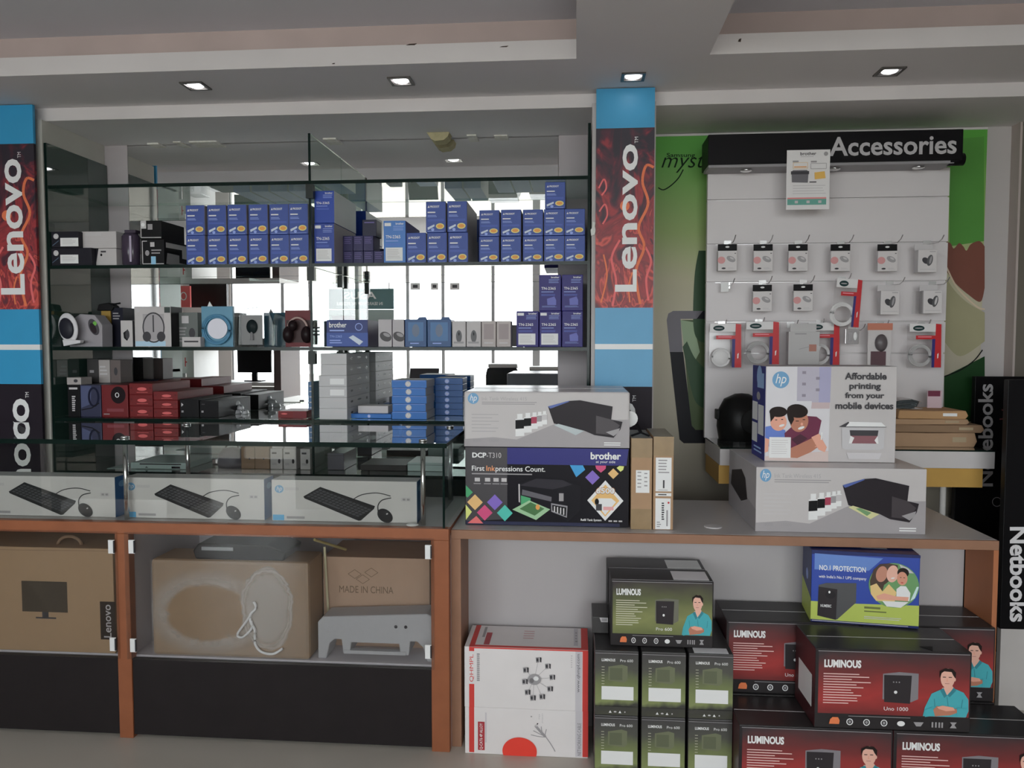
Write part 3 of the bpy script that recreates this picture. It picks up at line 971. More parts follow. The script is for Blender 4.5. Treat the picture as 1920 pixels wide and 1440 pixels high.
def bmouse(a):
    x0, y0, x1, y1 = a.rect
    a.on('printed_panel').r(x0 + 6, y0 + 5, x1 - 6, y1 - 10, M('petrol_blue_panel', (58, 98, 142), .4))
    a.on('picture_print').e((x0 + x1) / 2, y0 + 19, 7, 11, M('blue_grey_mouse', (84, 96, 116), .4), 18)
    a.on('lettering').lines(x0 + 10, y1 - 7, x1 - 10, y1 - 3, 1, LB)
for x0, x1, l in ((759, 800, 'petrol blue mouse box, first of two, beside the grey mouse boxes'), (801, 846, 'petrol blue mouse box, second of two, beside the white mouse boxes')):
    o = carton('blue_mouse_box', l, 'box', x0, x1, 599, 646, 3.30, .1, BM, zb=Z_S2, art=bmouse)
    MB().prism([(-.02, 0), (.024, 0), (.018, .012), (-.012, .01)], 'Y', .03, .034, BM).build('hang_tab', o, loc=(.02, 0, o['h_']))
def wmouse(a):
    x0, y0, x1, y1 = a.rect
    a.on('picture_print').e((x0 + x1) / 2, y0 + 26, 5.6, 10.5, M('slate_mouse_picture', (76, 76, 78), .4), 20)
    a.e((x0 + x1) / 2, y0 + 22, 1.2, 3, BLACK, 8)
    a.on('lettering').lines(x0 + 3, y1 - 9, x1 - 3, y1 - 5, 1, GREY, .1, .8)
def gmouse(a):
    x0, y0, x1, y1 = a.rect
    a.on('printed_panel').r(x0 + 4, y0 + 5, x1 - 4, y1 - 13, M('warm_grey_panel', (132, 122, 122), .5))
    a.on('lettering').lines(x0 + 5, y1 - 8, x1 - 5, y1 - 5, 1, PALE, .1, .8)
WG = M('warm_grey_carton', (152, 144, 142), .5)
for x0, x1, mm, ar, l in ((847.5, 873.5, CARTW, wmouse, 'white mouse box with slate mouse picture, next to the petrol blue boxes'), (874.5, 902, CARTW, wmouse, 'white mouse box with slate mouse picture, next to the warm grey boxes'),
                     (903, 930, WG, gmouse, 'warm grey pointing device box beside the white mouse boxes'), (931, 958, WG, gmouse, 'warm grey pointing device box at the end of the row of boxes')):
    carton('mouse_box', l, 'box', x0, x1, 602, 646, 3.30, .09, mm, zb=Z_S2, art=ar)

# ---------------------------------------------------------------- shelf level with the counter top
ZTOPB = Z_S3 + U(170, 722, 3.29)[1] - U(170, 786, 3.29)[1] + U(170, 786, 3.29)[1] - Z_S3 + .001
gk = carton('dark_grey_box', 'charcoal upright box at the back beside the pale grey upright box', 'box', 163, 184, 673, 709, 3.46, .1, M('charcoal_carton', (56, 54, 54), .5), zb=ZTOPB,
            art=lambda a: a.on('lettering').r(168, 690, 176, 694, GREY))
carton('pale_box', 'pale grey upright box between a charcoal and a brown box', 'box', 184.6, 206, 675, 709, 3.46, .1, M('putty_carton', (140, 134, 132), .5), zb=ZTOPB, art=lambda a: a.on('lettering').lines(187, 684, 203, 700, 3, PALE))
carton('brown_box', 'dull brown upright box beside the pale grey upright box', 'box', 206.6, 226, 675, 709, 3.46, .1, M('dull_brown_carton', (92, 82, 80), .5), zb=ZTOPB, art=lambda a: a.on('handle_hole').e(217, 692, 3.5, 6, INK, 14))
kb = carton('black_headset_box', 'black upright box with pale vertical lettering', 'box', 127, 150, 722, 786, 3.29, .34, BLACK, zb=Z_S3,
       art=lambda a: (a.on('lettering').lines(135, 744, 142, 776, 8, PALE, .3, .6), a.r(130, 727, 146, 731, PALE)))
carton('white_lid_box', 'small white box resting on the black upright box', 'box', 125, 152, 708, 721, 3.30, .08, M('putty_carton', (140, 134, 132), .5), zb=top_of(kb), art=lambda a: a.on('picture_print').e(142, 714, 4, 3, INK, 10))
def nav(a):
    a.on('picture_print').poly([(152, 724), (172, 724), (170, 760), (152, 768)], M('slate_blue_print', (70, 76, 108), .45))
    a.ring(176, 746, 11, 20, 4, M('navy_print', (28, 30, 52), .45), 24)
    a.stroke([(152, 772), (172, 768), (186, 758)], 2, BLACK)
carton('navy_headset_box', 'navy box with a headband picture beside the red headset box', 'box', 150.6, 189.5, 722, 786, 3.29, .34, M('navy_box_front', (46, 48, 74), .4), zb=Z_S3, art=nav)
def redhs(a):
    a.on('picture_print').e(222, 742, 14, 17, M('black_headset_print', (34, 24, 28), .35), 22)
    a.ring(220, 742, 4, 5, 1.4, WHITE, 16)
    a.on('lettering').r(200, 769, 232, 775, M('rose_print', (120, 52, 60), .5)); a.lines(194, 779, 208, 783, 1, GREY)
carton('red_headset_box', 'red box with a black headset picture', 'box', 190.5, 240, 722, 786, 3.29, .34, M('crimson_carton', (112, 14, 22), .4), zb=Z_S3, art=redhs)
RB = M('red_small_carton', (116, 10, 16), .45)
RBP = M('dim_red_print', (190, 84, 84), .5)
gR = 'small red boxes'
def redb(a):
    x0, y0, x1, y1 = a.rect
    cx, cy = (x0 + x1) / 2, (y0 + y1) / 2
    a.on('logo').e(cx + 2, cy, 9, 3.5, RBP, 16)
    a.e(x0 + 4, cy - 2, 2, 2, M('deep_red_print', (96, 14, 22), .5), 10); a.e(x1 - 4, cy - 2, 2, 2, M('deep_red_print', (96, 14, 22), .5), 10)
    a.lines(cx - 8, y1 - 5, cx + 14, y1 - 3, 1, RBP, .1)
for col, (xa, xb, n, hh) in (('first', (242, 286, 3, .0505)), ('second', (287, 333, 3, .0385))):
    z = Z_S3
    for k in range(n):
        o = carton('red_box', f'small red box, {("bottom", "middle", "top")[k]} of the {col} column beside the red headset box', 'box', xa, xb, 723, 745, 3.30, .34, RB, zb=z, h=hh, art=redb, group=gR)
        z += hh + .0004
for xa, xb, yt, lab in ((337, 373, 749, 'black box with pale marks beside the small red boxes'), (374.5, 410, 752, 'black box beside a pile of silver mice')):
    carton('black_box', lab, 'box', xa, xb, yt, 786, 3.31, .34, BLACK, zb=Z_S3, art=lambda a: (a.on('picture_print').poly([(340, 756), (344, 760), (340, 764)], PALE) if a.rect[0] < 350 else a.on('lettering').r(378, 758, 384, 760, INK), a.on('lettering').r(a.rect[0] + 3, 772, a.rect[0] + 7, 776, GREY)))
rr = random.Random(5)
SIL = M('silver_plastic', (150, 150, 152), .3, .5)
m0 = None
for i, (px, dz, rz) in enumerate(((402, 0, .3), (418, 0, -.4), (434, 0, .2), (408, .021, -.2), (424, .021, .5), (416, .042, .1))):
    xc = U(px, 760, 3.36)[0]
    lab = ('silver packet mouse, %s in the loose pile beside the black boxes' % ('first at the bottom', 'second at the bottom', 'third at the bottom', 'first in the middle layer', 'second in the middle layer', 'topmost')[i])
    if m0 is None:
        m0 = empty('packet_mouse', (xc, 3.50, Z_S3), lab, 'computer mouse', 'silver mice piled on the lower shelf', rz=rz)
        MB().lathe([(.021, 0), (.023, .006), (.017, .017), (.003, .021)], SIL, 16, sx=.72, sy=1.2).build('mouse_shell', m0, smooth=True)
        MB().box(-.002, .002, -.024, -.006, .0165, .0195, BLACK).build('scroll_wheel', m0)
    else:
        dup(m0, (xc, 3.50 + .002 * i, Z_S3 + dz), lab, rz=rz)
carton('flat_red_box', 'flat red box lying by itself beside the glass divider', 'box', 521, 575, 771, 789, 3.31, .15, RB, zb=Z_S3, art=lambda a: (a.on('printed_panel').r(549, 771, 575, 789, M('wine_print', (112, 20, 30), .45)), a.on('lettering').e(533, 778, 6, 2, RBP, 12)))

# white box stack
WS = M('white_stack_carton', (158, 157, 158), .55)
gW = 'white boxes in the tall stack'
z = Z_S3
for k in range(6):
    xa, xb = (597, 650) if k < 4 else (600.5, 650)
    hh = .0478
    def wb(a, k=k):
        a.on('lettering').r(xb - 26, 664, xb - 4, 668, PALE)
        if k in (2, 3): a.on('sticker').r(618, 666, 645, 678, PAPER)
        b = a.face_('right', (0, 0, 100, 20))
        b.on('flank_print')
        b.e(20, 9, 5, 2.2, INK, 10); b.e(52, 8, 9, 1.8, INK, 10); b.e(86, 9, 4, 3, INK, 10)
    o = carton('white_box', f'white flat box with small grey flank marks, {ORD[k]} from the bottom of the tall stack', 'box', xa, xb, 660, 682, 3.27, .37, WS, zb=z, h=hh, art=wb, group=gW)
    z += hh + .0003
# blue stack
HB_ = M('bright_blue_carton', (22, 96, 170), .4)
gB = 'blue boxes in the five high stack'
def bb(a):
    hp_logo(a, a.rect[0] + 31, (a.rect[1] + a.rect[3]) / 2, 5.4, PALE)
    a.on('lettering').lines(a.rect[0] + 2, a.rect[1] + 1, a.rect[2] - 2, a.rect[1] + 2.4, 1, LB, 0, .4)
z = Z_S3
for k in range(5):
    o = carton('blue_box', f'blue flat box with white round logo, {ORD[k]} from the bottom of five', 'box', 734 + (k % 2), 800 - (k % 2) * 1.5, 708, 723, 3.30, .19, HB_, zb=z, h=.0342, art=bb, group=gB,
               top=CARTW, side=CARTW)
    z += .0345
z = Z_S3
def bb2(a):
    hp_logo(a, a.rect[0] + 22, (a.rect[1] + a.rect[3]) / 2, 4.2, LB)
for k in range(6):
    o = carton('blue_box', f'blue flat box with pale logo, {ORD[k]} from the bottom of the rear stack', 'box', 816, 868, 717, 729, 3.50, .14, M('mid_blue_carton', (22, 78, 140), .4), zb=z, h=.0285, art=bb2, group='blue boxes in the rear stack', top=CARTW)
    z += .0288
fb = carton('flat_blue_box', 'flat blue box under a small white box', 'box', 657, 734, 781, 789, 3.33, .16, HB_, zb=Z_S3, h=.02, art=lambda a: hp_logo(a, 692, 785, 3, LB))
carton('small_white_box', 'small white box on a flat blue box beside the tall white stack', 'box', 671, 728, 761, 782, 3.36, .1, CARTW, zb=top_of(fb), art=lambda a: a.on('lettering').lines(676, 766, 700, 772, 2, PALE))
carton('blue_file_box', 'blue upright box with pale marks behind the glass divider', 'box', 577.5, 588, 716, 788, 3.40, .12, M('steel_blue_carton', (66, 98, 134), .45), zb=Z_S3,
       art=lambda a: a.on('lettering').lines(580, 724, 586, 780, 5, PALE, .1, .2))
# bottom shelf behind the counter glass
fp = carton('slim_printer', 'white slim desktop device on the lowest shelf behind the counter glass', 'printer', 245, 350, 868, 893, 3.32, .25, M('pale_device', (150, 166, 164), .4), zb=Z_S4,
       art=lambda a: (a.on('slot').r(262, 871, 340, 876, INK), a.on('display').r(322, 882, 338, 890, BLACK), a.on('button').poly([(272, 888), (275, 883), (278, 888)], BLACK)))
carton('white_router', 'small white device on the lowest shelf beside the slim white device', 'device', 200, 229, 881, 893, 3.32, .15, M('pale_device', (150, 166, 164), .4), zb=Z_S4, art=lambda a: a.on('slot').r(205, 886, 225, 888, GREY))
gK = 'brown cartons on the lowest shelf'
for xa, xb, l in ((452, 477.5, 'brown carton on the lowest shelf beside a dark grey round case'), (478, 505, 'brown carton on the lowest shelf beside the labelled white cartons')):
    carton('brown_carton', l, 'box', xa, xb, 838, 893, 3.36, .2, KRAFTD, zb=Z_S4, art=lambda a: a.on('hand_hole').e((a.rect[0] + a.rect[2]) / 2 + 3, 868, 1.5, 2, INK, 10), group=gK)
gL = 'labelled white cartons on the lowest shelf'
def lw(a):
    x0, y0, x1, y1 = a.rect
    a.on('lettering').r(x0 + 3, y0 + 4, x0 + 12, y0 + 6, INK); a.e(x1 - 6, y0 + 14, 2.4, 2.6, BLACK, 12); a.lines(x0 + 3, y0 + 16, x0 + 14, y1 - 4, 2, GREY)
z4 = {}
for i, (xa, xb, row) in enumerate(((507, 530, 0), (531.5, 556, 0), (563, 582, 0), (510, 532, 1), (533, 556, 1))):
    o = carton('labelled_carton', ('white carton with black dot, under another, beside the brown cartons', 'white carton with black dot, second in the lower row', 'white carton with black dot beside the glass divider',
               'pale carton standing on the first dotted white carton', 'pale carton standing on the second dotted white carton')[i], 'box', xa, xb, 870 if not row else 838, 893, 3.36, .2, CARTW, zb=Z_S4 + (.0945 if row else 0), h=.094, art=lw, group=gL)
cs = empty('round_case', (U(425, 880, 3.36)[0], 3.42, Z_S4), 'dark grey domed case on the lowest shelf beside the brown cartons', 'case')
MB().lathe([(.062, 0), (.066, .02), (.06, .06), (.04, .085), (.005, .092)], M('slate_case', (84, 82, 90), .4), 24).build('case_body', cs, smooth=True)
MB().tube([(.03 * math.cos(t), 0, .088 + .02 * math.sin(t)) for t in [math.pi * k / 8 for k in range(9)]], .004, INK).build('handle', cs)
for xa, xb, yt, mm, l in ((614, 645, 850, M('slate_case', (84, 82, 90), .4), 'slate grey box on the lowest shelf below the tall white stack'), (676, 762, 872, M('charcoal_carton', (56, 54, 54), .5), 'long charcoal box on the lowest shelf'),
                      (764, 830, 868, M('pale_device', (150, 166, 164), .4), 'pale box on the lowest shelf beside the long charcoal box')):
    carton('storage_box', l, 'box', xa, xb, yt, 893, 3.36, .2, mm, zb=Z_S4, art=lambda a: a.on('lid_line').r(a.rect[0], a.rect[1] + 6, a.rect[2], a.rect[1] + 7, INK))

x, z = U(1112, 430, 3.22)
tag(MB().prism([(-.010, -.028), (.004, -.024), (.010, -.004), (.004, .01), (.008, .026), (-.004, .03), (-.006, .006), (-.012, -.004)], 'Y', 0, .006, M('white_scrap_paper', (168, 170, 166), .6)).build('paper_scrap', loc=(SX1 + .018, 3.206, z)),
    'torn white paper scrap stuck at the edge of the pillar beside the shelves', 'paper')
# ================================================================ glass counter
WOOD = M('orange_varnished_wood', (132, 76, 46), .4, .4, scale=14, var=.16)
LAM = M('black_laminate', (40, 36, 37), .4, .4, scale=12, var=.1)
INT = M('grey_cabinet_lining', (168, 164, 168), .7, .2)
ZW, ZWb, ZG = .775, .735, 1.066
XC1 = U(842, 1100, YC)[0]
XC0 = -3.3
CB = 3.08
counter = empty('display_counter', (XC1, YC, 0), 'glass topped display counter with orange wooden frame and black lower panels', 'counter')
def part(mb, name, bev=0.0, smooth=False, par=None):
    o = mb.build(name, par or counter, bev=bev, smooth=smooth)
    return o
def X(px, py=1100, Y=YC): return U(px, py, Y)[0] - XC1
xm0, xm1 = X(217), X(243)
part(MB().box(XC0 - XC1, 0, 0, .035, ZWb, ZW, WOOD), 'top_rail', .002)
part(MB().box(X(808), 0, 0, .035, 0, ZWb, WOOD), 'stile', .002)
part(MB().box(xm0, xm1, 0, .035, 0, ZWb, WOOD), 'stile', .002)
part(MB().box(XC0 - XC1, 0, .035, CB - YC, ZWb + .018, ZW - .001, WOOD, top=M('counter_floor_laminate', (150, 146, 144), .4)), 'deck')
part(MB().box(xm1, X(808), .006, .024, .012, .287, LAM), 'lower_panel', .001)
part(MB().box(XC0 - XC1, xm0, .006, .024, .012, .287, LAM), 'lower_panel', .001)
part(MB().box(XC0 - XC1, -.02, .03, CB - YC, .276, .292, INT), 'inner_shelf')
part(MB().box(XC0 - XC1, 0, CB - YC - .015, CB - YC, 0, ZW - .03, INT), 'back_panel')
part(MB().box(-.02, 0, .035, CB - YC - .015, 0, ZW - .03, INT, side=INT), 'side_panel')
part(MB().box(xm0 + .01, xm1 - .01, .035, CB - YC - .015, .292, ZW - .03, INT), 'partition')
GD = glass('cabinet_door_glass', (.90, .90, .90), 1.0)
g1 = part(MB().box(xm1 - .012, X(808) + .012, -.007, -.002, .290, ZWb + .008, GD), 'glass_door')
g2 = part(MB().box(XC0 - XC1, xm0 + .012, -.007, -.002, .290, ZWb + .008, GD), 'glass_door')
CLIP = M('white_hinge_clip', (196, 192, 192), .4)
for par, px, py in ((g2, 209, 1025), (g1, 247, 1025), (g2, 212, 1208), (g1, 250, 1210), (g1, 803, 1035), (g1, 803, 1222)):
    x, z = U(px, py, YC - .01)
    MB().box(x - XC1 - .011, x - XC1 + .011, -.013, -.0071, z - .024, z + .024, CLIP).box(x - XC1 + .007, x - XC1 + .0115, -.0135, -.0071, z - .022, z + .022, INK).build('hinge', par, bev=.001)
# glass case
GT = glass('counter_glass', (.84, .89, .87))
FG = glass('counter_front_glass', (.90, .905, .895), .8)
part(MB().box(XC0 - XC1, -.008, .0, CB - YC, ZG - .011, ZG, GT), 'glass_top')
part(MB().box(XC0 - XC1, -.006, -.001, -.0002, ZG - .016, ZG, GLASSE).box(-.0078, -.006, -.001, CB - YC, ZG - .012, ZG, GLASSE), 'glass_top_edge')
part(MB().box(XC0 - XC1, -.02, .012, .017, ZW, ZG - .012, FG), 'front_glass')
part(MB().box(-.022, -.016, .018, CB - YC - .004, ZW, ZG - .012, GT), 'side_glass')
part(MB().box(-.0225, -.0155, .011, .0175, ZW, ZG - .012, GLASSE), 'corner_edge')
for px, yy in ((793, .05), (235, .05), (844, CB - YC - .05), (352, CB - YC - .05)):
    x = U(px, 850, YC + yy)[0] - XC1
    q = part(MB().lathe([(.0085, ZW), (.0085, ZG - .012)], CHROME, 16, o=(x, yy, 0)), 'post', smooth=True)
    MB().lathe([(.014, ZG), (.014, ZG + .006), (.006, ZG + .009)], CHROME, 16, o=(x, yy, 0)).build('cap', q, smooth=True)
tag(MB().ball((0, 0, .004), (.022, .018, .006), PAPER, 14, 6).build('foam_pad', loc=(U(775, 986, YC + .05)[0], YC + .036, ZW)), 'small white pad on the wooden deck at the foot of the chrome post', 'pad')

# keyboard boxes inside the counter
KBW = M('keyboard_box_white', (168, 166, 165), .5)
BLU = M('box_spine_blue', (30, 92, 146), .4)
def kb_art(a):
    a.rect = (232, 897, 512, 985)
    hp_logo(a, 247, 917, 8.5)
    KD = M('keyboard_picture', (44, 44, 46), .45)
    a.on('lettering').lines(258, 913, 285, 921, 1, PALE, 0, .8)
    a.r(261, 975, 296, 980, GREY)
    a.on('printed_panel').r(234, 972, 256, 984, M('cyan_corner', (64, 150, 196), .5))
    a.on('picture_print')
    KY = M('keyboard_key_picture', (66, 66, 70), .5)
    a.poly([(294, 932), (327, 911), (432, 950), (430, 956), (405, 981), (400, 982), (296, 936)], KD)
    k = a.k
    for i in range(5):
        for j in range(14):
            a.k = k
            u, v = (j + .15) / 14.3, (i + .15) / 5.2
            du, dv = .75 / 14.3, .72 / 5.2
            f = lambda u, v: (298 + u * 103 + v * 29, 932 + u * 43.5 - v * 18)
            if i == 0 and 3 < j < 9:
                if j == 4: a.poly([f(u, v), f(u + 4.7 / 14.3, v), f(u + 4.7 / 14.3, v + dv), f(u, v + dv)], KY)
                continue
            a.poly([f(u, v), f(u + du, v), f(u + du, v + dv), f(u, v + dv)], KY)
    a.stroke(curve([(392, 935), (408, 926), (436, 922), (462, 928)], 8), 1.8, KD)
    a.stroke(curve([(438, 962), (438, 948), (446, 937), (463, 932)], 8), 2.0, KD)
    a.e(451, 970, 12.5, 17, KD, 24, -.75)
    a.e(455, 966, 2.2, 1.5, PALE, 10, -.6)
    a.r(482, 931, 500, 939, PALE); a.r(485, 933, 490, 937, GREY); a.r(493, 933, 498, 937, GREY)
    b = a.face_('right', (0, 0, 10, 10))
    b.on('spine').r(0, 0, 10, 10, BLU)
    b.e(5, 2, 2.4, .8, HPB, 14)
kg = 'boxed keyboard and mouse sets inside the counter'
k1 = carton('keyboard_box', 'white keyboard and mouse box in the middle of the three inside the counter', 'keyboard', 232, 496, 897, 985, YC + .075, .085, KBW, zb=ZW, art=kb_art, group=kg)
dx = U(512, 940, YC + .075)[0] - U(232, 940, YC + .075)[0]
dup(k1, (k1.location.x - dx, k1.location.y, ZW), 'white keyboard and mouse box at the far pillar end of the three', kg)
dup(k1, (k1.location.x + dx * .99, k1.location.y, ZW), 'white keyboard and mouse box beside the chrome corner post', kg)

# cartons inside the cabinet
def lenovo_box(a):
    a.on('picture_print').r(43, 1092, 128, 1152, M('monitor_picture', (70, 60, 48), .5)); a.r(80, 1152, 92, 1162, INK); a.r(68, 1162, 106, 1165, INK)
    a.on('printed_panel').r(188, 1128, 216, 1202, M('black_brown_panel', (52, 42, 36), .5))
    a.on('lettering').t('Lenovo', 194, 1134, 208, 1198, PALE, .01, up=True)
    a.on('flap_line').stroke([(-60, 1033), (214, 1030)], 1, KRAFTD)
o = carton('monitor_carton', 'brown carton with monitor picture and black lettered panel behind the cabinet glass', 'box', -110, 214, 1026, 1229, YC + .03, .26, M('monitor_carton_brown', (148, 122, 94), .8, scale=30), zb=.292, art=lenovo_box)
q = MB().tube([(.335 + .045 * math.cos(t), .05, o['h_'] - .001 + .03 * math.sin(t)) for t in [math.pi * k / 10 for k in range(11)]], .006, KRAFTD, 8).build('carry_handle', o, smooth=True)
q.location.x = -.2
mid = carton('wrapped_carton', 'brown carton wrapped in cloudy plastic film with white string', 'box', 284, 580, 1052, 1236, YC + .03, .16, M('film_covered_cardboard', (134, 110, 84), .6, scale=14, var=.1), zb=.292, bev=.012)
def wrap_mat():
    """cloudy stretch film: clear over the middle, milky where it bunches"""
    m = bpy.data.materials.new('cloudy_stretch_film')
    m.use_nodes = True
    nt = m.node_tree
    N, Lk = nt.nodes, nt.links
    for n in list(N): N.remove(n)
    def math_(op, a, b=None, c=None, clamp=False):
        n = N.new('ShaderNodeMath'); n.operation = op; n.use_clamp = clamp
        for i, v in enumerate((a, b, c)):
            if v is None: continue
            if isinstance(v, (int, float)): n.inputs[i].default_value = v
            else: Lk.new(v, n.inputs[i])
        return n.outputs[0]
    tc = N.new('ShaderNodeTexCoord')
    sp = N.new('ShaderNodeSeparateXYZ')
    Lk.new(tc.outputs['Generated'], sp.inputs[0])
    nz = N.new('ShaderNodeTexNoise'); nz.inputs['Scale'].default_value = 3.2; nz.inputs['Detail'].default_value = 4; nz.inputs['Distortion'].default_value = 1.6
    Lk.new(tc.outputs['Generated'], nz.inputs['Vector'])
    def ell(cx, cz, rx, rz):
        u = math_('MULTIPLY', math_('SUBTRACT', sp.outputs['X'], cx), 1 / rx)
        v = math_('MULTIPLY', math_('SUBTRACT', sp.outputs['Z'], cz), 1 / rz)
        d = math_('SQRT', math_('ADD', math_('MULTIPLY', u, u), math_('MULTIPLY', v, v)))
        return math_('ADD', d, math_('MULTIPLY_ADD', nz.outputs['Fac'], .5, -.25))
    d1, d2 = ell(.36, .46, .27, .31), ell(.74, .52, .15, .40)
    def mr(v, a, b, lo, hi):
        n = N.new('ShaderNodeMapRange'); n.interpolation_type = 'SMOOTHSTEP'
        n.inputs[1].default_value, n.inputs[2].default_value, n.inputs[3].default_value, n.inputs[4].default_value = a, b, lo, hi
        Lk.new(v, n.inputs[0]); return n.outputs[0]
    ringv = math_('MULTIPLY', mr(d1, .88, 1.05, 0, 1), mr(d1, 1.05, 1.6, 1, .22))
    blob = mr(d2, .75, 1.1, .72, 0)
    edge = math_('MULTIPLY', mr(d2, .86, 1.0, 0, .85), mr(d2, 1.0, 1.12, 1, 0))
    al = math_('MAXIMUM', math_('MULTIPLY', ringv, math_('MULTIPLY_ADD', nz.outputs['Fac'], 1.1, -.05)), math_('MAXIMUM', blob, edge))
    al = math_('MULTIPLY', al, .62, clamp=True)
    df = N.new('ShaderNodeBsdfPrincipled'); df.inputs['Base Color'].default_value = alb((176, 170, 164)); df.inputs['Roughness'].default_value = .3
    tr = N.new('ShaderNodeBsdfTransparent')
    mx = N.new('ShaderNodeMixShader'); out = N.new('ShaderNodeOutputMaterial')
    Lk.new(al, mx.inputs[0]); Lk.new(tr.outputs[0], mx.inputs[1]); Lk.new(df.outputs[0], mx.inputs[2]); Lk.new(mx.outputs[0], out.inputs[0])
    return m
mw, mh = mid.dimensions.x, mid['h_']
MB().box(-mw / 2 + .002, mw / 2 - .002, -.0035, -.0025, .002, mh - .002, wrap_mat()).build('plastic_film', mid)
def L(px, py): return U(px, py, YC + .02)
ws = [L(*p) for p in curve([(476, 1128), (480, 1140), (470, 1152), (470, 1166), (478, 1182), (478, 1206), (490, 1222), (512, 1226), (530, 1216)], 6)]
rope = MB().tube([(x, YC + .020, z) for x, z in ws], .0046, M('white_cord', (206, 204, 204), .6), 8)
lp = [L(*p) for p in curve([(470, 1152), (462, 1165), (448, 1184), (446, 1192), (456, 1194), (472, 1178), (472, 1164)], 6)]
rope.tube([(x, YC + .018, z) for x, z in lp], .004, M('white_cord', (206, 204, 204), .6), 8)
tag(rope.build('white_string', smooth=True), 'white string hanging loose on the film wrapped carton', 'string')
def china(a):
    a.on('lettering').t('MADE IN CHINA', 622, 1104, 736, 1118, M('faded_brown_ink', (104, 84, 66), .7), .0)
    for cx, cy in ((655, 1080), (690, 1076), (672, 1090)):
        a.stroke([(cx - 14, cy), (cx, cy - 9), (cx + 14, cy), (cx, cy + 9), (cx - 14, cy)], 1, M('faded_brown_ink', (104, 84, 66), .7))
o = carton('plain_carton', 'brown carton with faded lettering behind the white moulded foam', 'box', 606, 806, 1046, 1160, YC + .17, .24, M('light_brown_cardboard', (158, 132, 112), .75, scale=30), zb=.292, art=china, rect=(588, 1046, 812, 1226))
# moulded foam block
fo = empty('foam_packing', (U(703, 1200, YC + .05)[0], YC + .05, .2926), 'white moulded foam packing with arched feet in front of the faded carton', 'packaging')
FM = M('white_foam', (150, 150, 152), .8, scale=60)
W2 = .205
pts = [(-W2, .0), (-W2 + .03, .0), (-W2 + .042, .055), (-W2 + .06, .07), (-W2 + .085, .07), (-W2 + .09, .02), (-W2 + .115, .02), (-W2 + .12, .06), (W2 - .12, .06), (W2 - .115, .02), (W2 - .085, .02), (W2 - .08, .07), (W2 - .055, .07),
       (W2 - .035, .05), (W2 - .02, 0), (W2, 0), (W2, .16), (W2 - .02, .17), (-W2 + .02, .15), (-W2, .13)]
MB().prism(pts, 'Y', 0, .10, FM).build('foam_body', fo, bev=.004)
MB().box(-.11, .11, -.004, .02, .022, .034, FM).build('foam_rib', fo)
MB().ball((.075, -.001, .122), (.006, .003, .006), INK, 10, 6).ball((.11, -.001, .122), (.006, .003, .006), INK, 10, 6).build('dimple', fo)
# black device on the wrapped carton, sticks
dv = empty('laptop_bag', (U(462, 1040, YC + .1)[0], YC + .10, top_of(mid)), 'black device lying on the film wrapped carton', 'device')
MB().prism([(-.16, 0), (.16, 0), (.17, .03), (.10, .056), (-.15, .056), (-.17, .03)], 'Y', -.06, .1, M('matt_black_shell', (30, 28, 30), .4)).build('device_shell', dv, bev=.006)
MB().box(-.135, -.02, -.064, -.058, .034, .046, M('silver_strip', (128, 130, 132), .3, .5)).build('display_strip', dv)
rx_ = mid.location.x + mid.dimensions.x / 2
tag(MB().tube([(rx_ + .012, YC + .06, U(592, 1012, YC + .06)[1]), (rx_ + .075, YC + .22, .292 + .345)], .005, M('yellowish_tube', (160, 146, 96), .4), 8).build('thin_rod'), 'thin yellowish rod leaning above the faded carton', 'rod')
rx_ = mid.location.x + mid.dimensions.x / 2
tag(MB().tube([(rx_ + .030, YC + .16, .2925 + .004), (rx_ + .014, YC + .16, .292 + .37)], .0045, M('pale_tube', (176, 170, 140), .4), 8).build('thin_rod'), 'thin pale rod standing at the corner of the film wrapped carton', 'rod')

# ================================================================ wooden bench
BW = M('bench_edge_wood', (126, 92, 72), .5, .3, scale=16, var=.16)
BLAM = M('grey_bench_laminate', (150, 146, 146), .35, .4, scale=5, var=.05)
BPAN = M('grey_bench_panel', (142, 138, 139), .6, .25, scale=3, var=.03)
ZB = .763
XB0, XB1 = U(846, 1100, YB)[0], U(1871, 1100, YB)[0]
BB = 3.16
bench = empty('wooden_bench', (XB0, YB, 0), 'grey topped bench with worn wooden edges holding the printer boxes', 'counter')
wb_ = XB1 - XB0
def bp(mb, n, bev=0.0): return mb.build(n, bench, bev=bev)
bp(MB().box(0, wb_, .012, BB - YB, ZB - .03, ZB, BLAM), 'bench_top', .001)
bp(MB().box(0, wb_, 0, .0118, ZB - .031, ZB - .0005, BW), 'front_edging', .001)
bp(MB().box(0, .034, .0, .5, 0, ZB - .031, BW, side=BW), 'side_panel', .001)
bp(MB().box(wb_ - .016, wb_, 0, .18, 0, ZB - .031, M('bench_panel_wood', (150, 92, 58), .5, .3, scale=12, var=.12)), 'side_panel', .001)
bp(MB().box(.034, wb_ - .017, .185, .2, 0, ZB - .031, BPAN), 'back_panel')
gm = MB().lathe([(.030, 0), (.030, .003), (.022, .004)], PALE, 24)
gm.build('cable_grommet', bench, loc=(U(1335, 973, 2.72)[0] - XB0, 2.70 - YB, ZB))

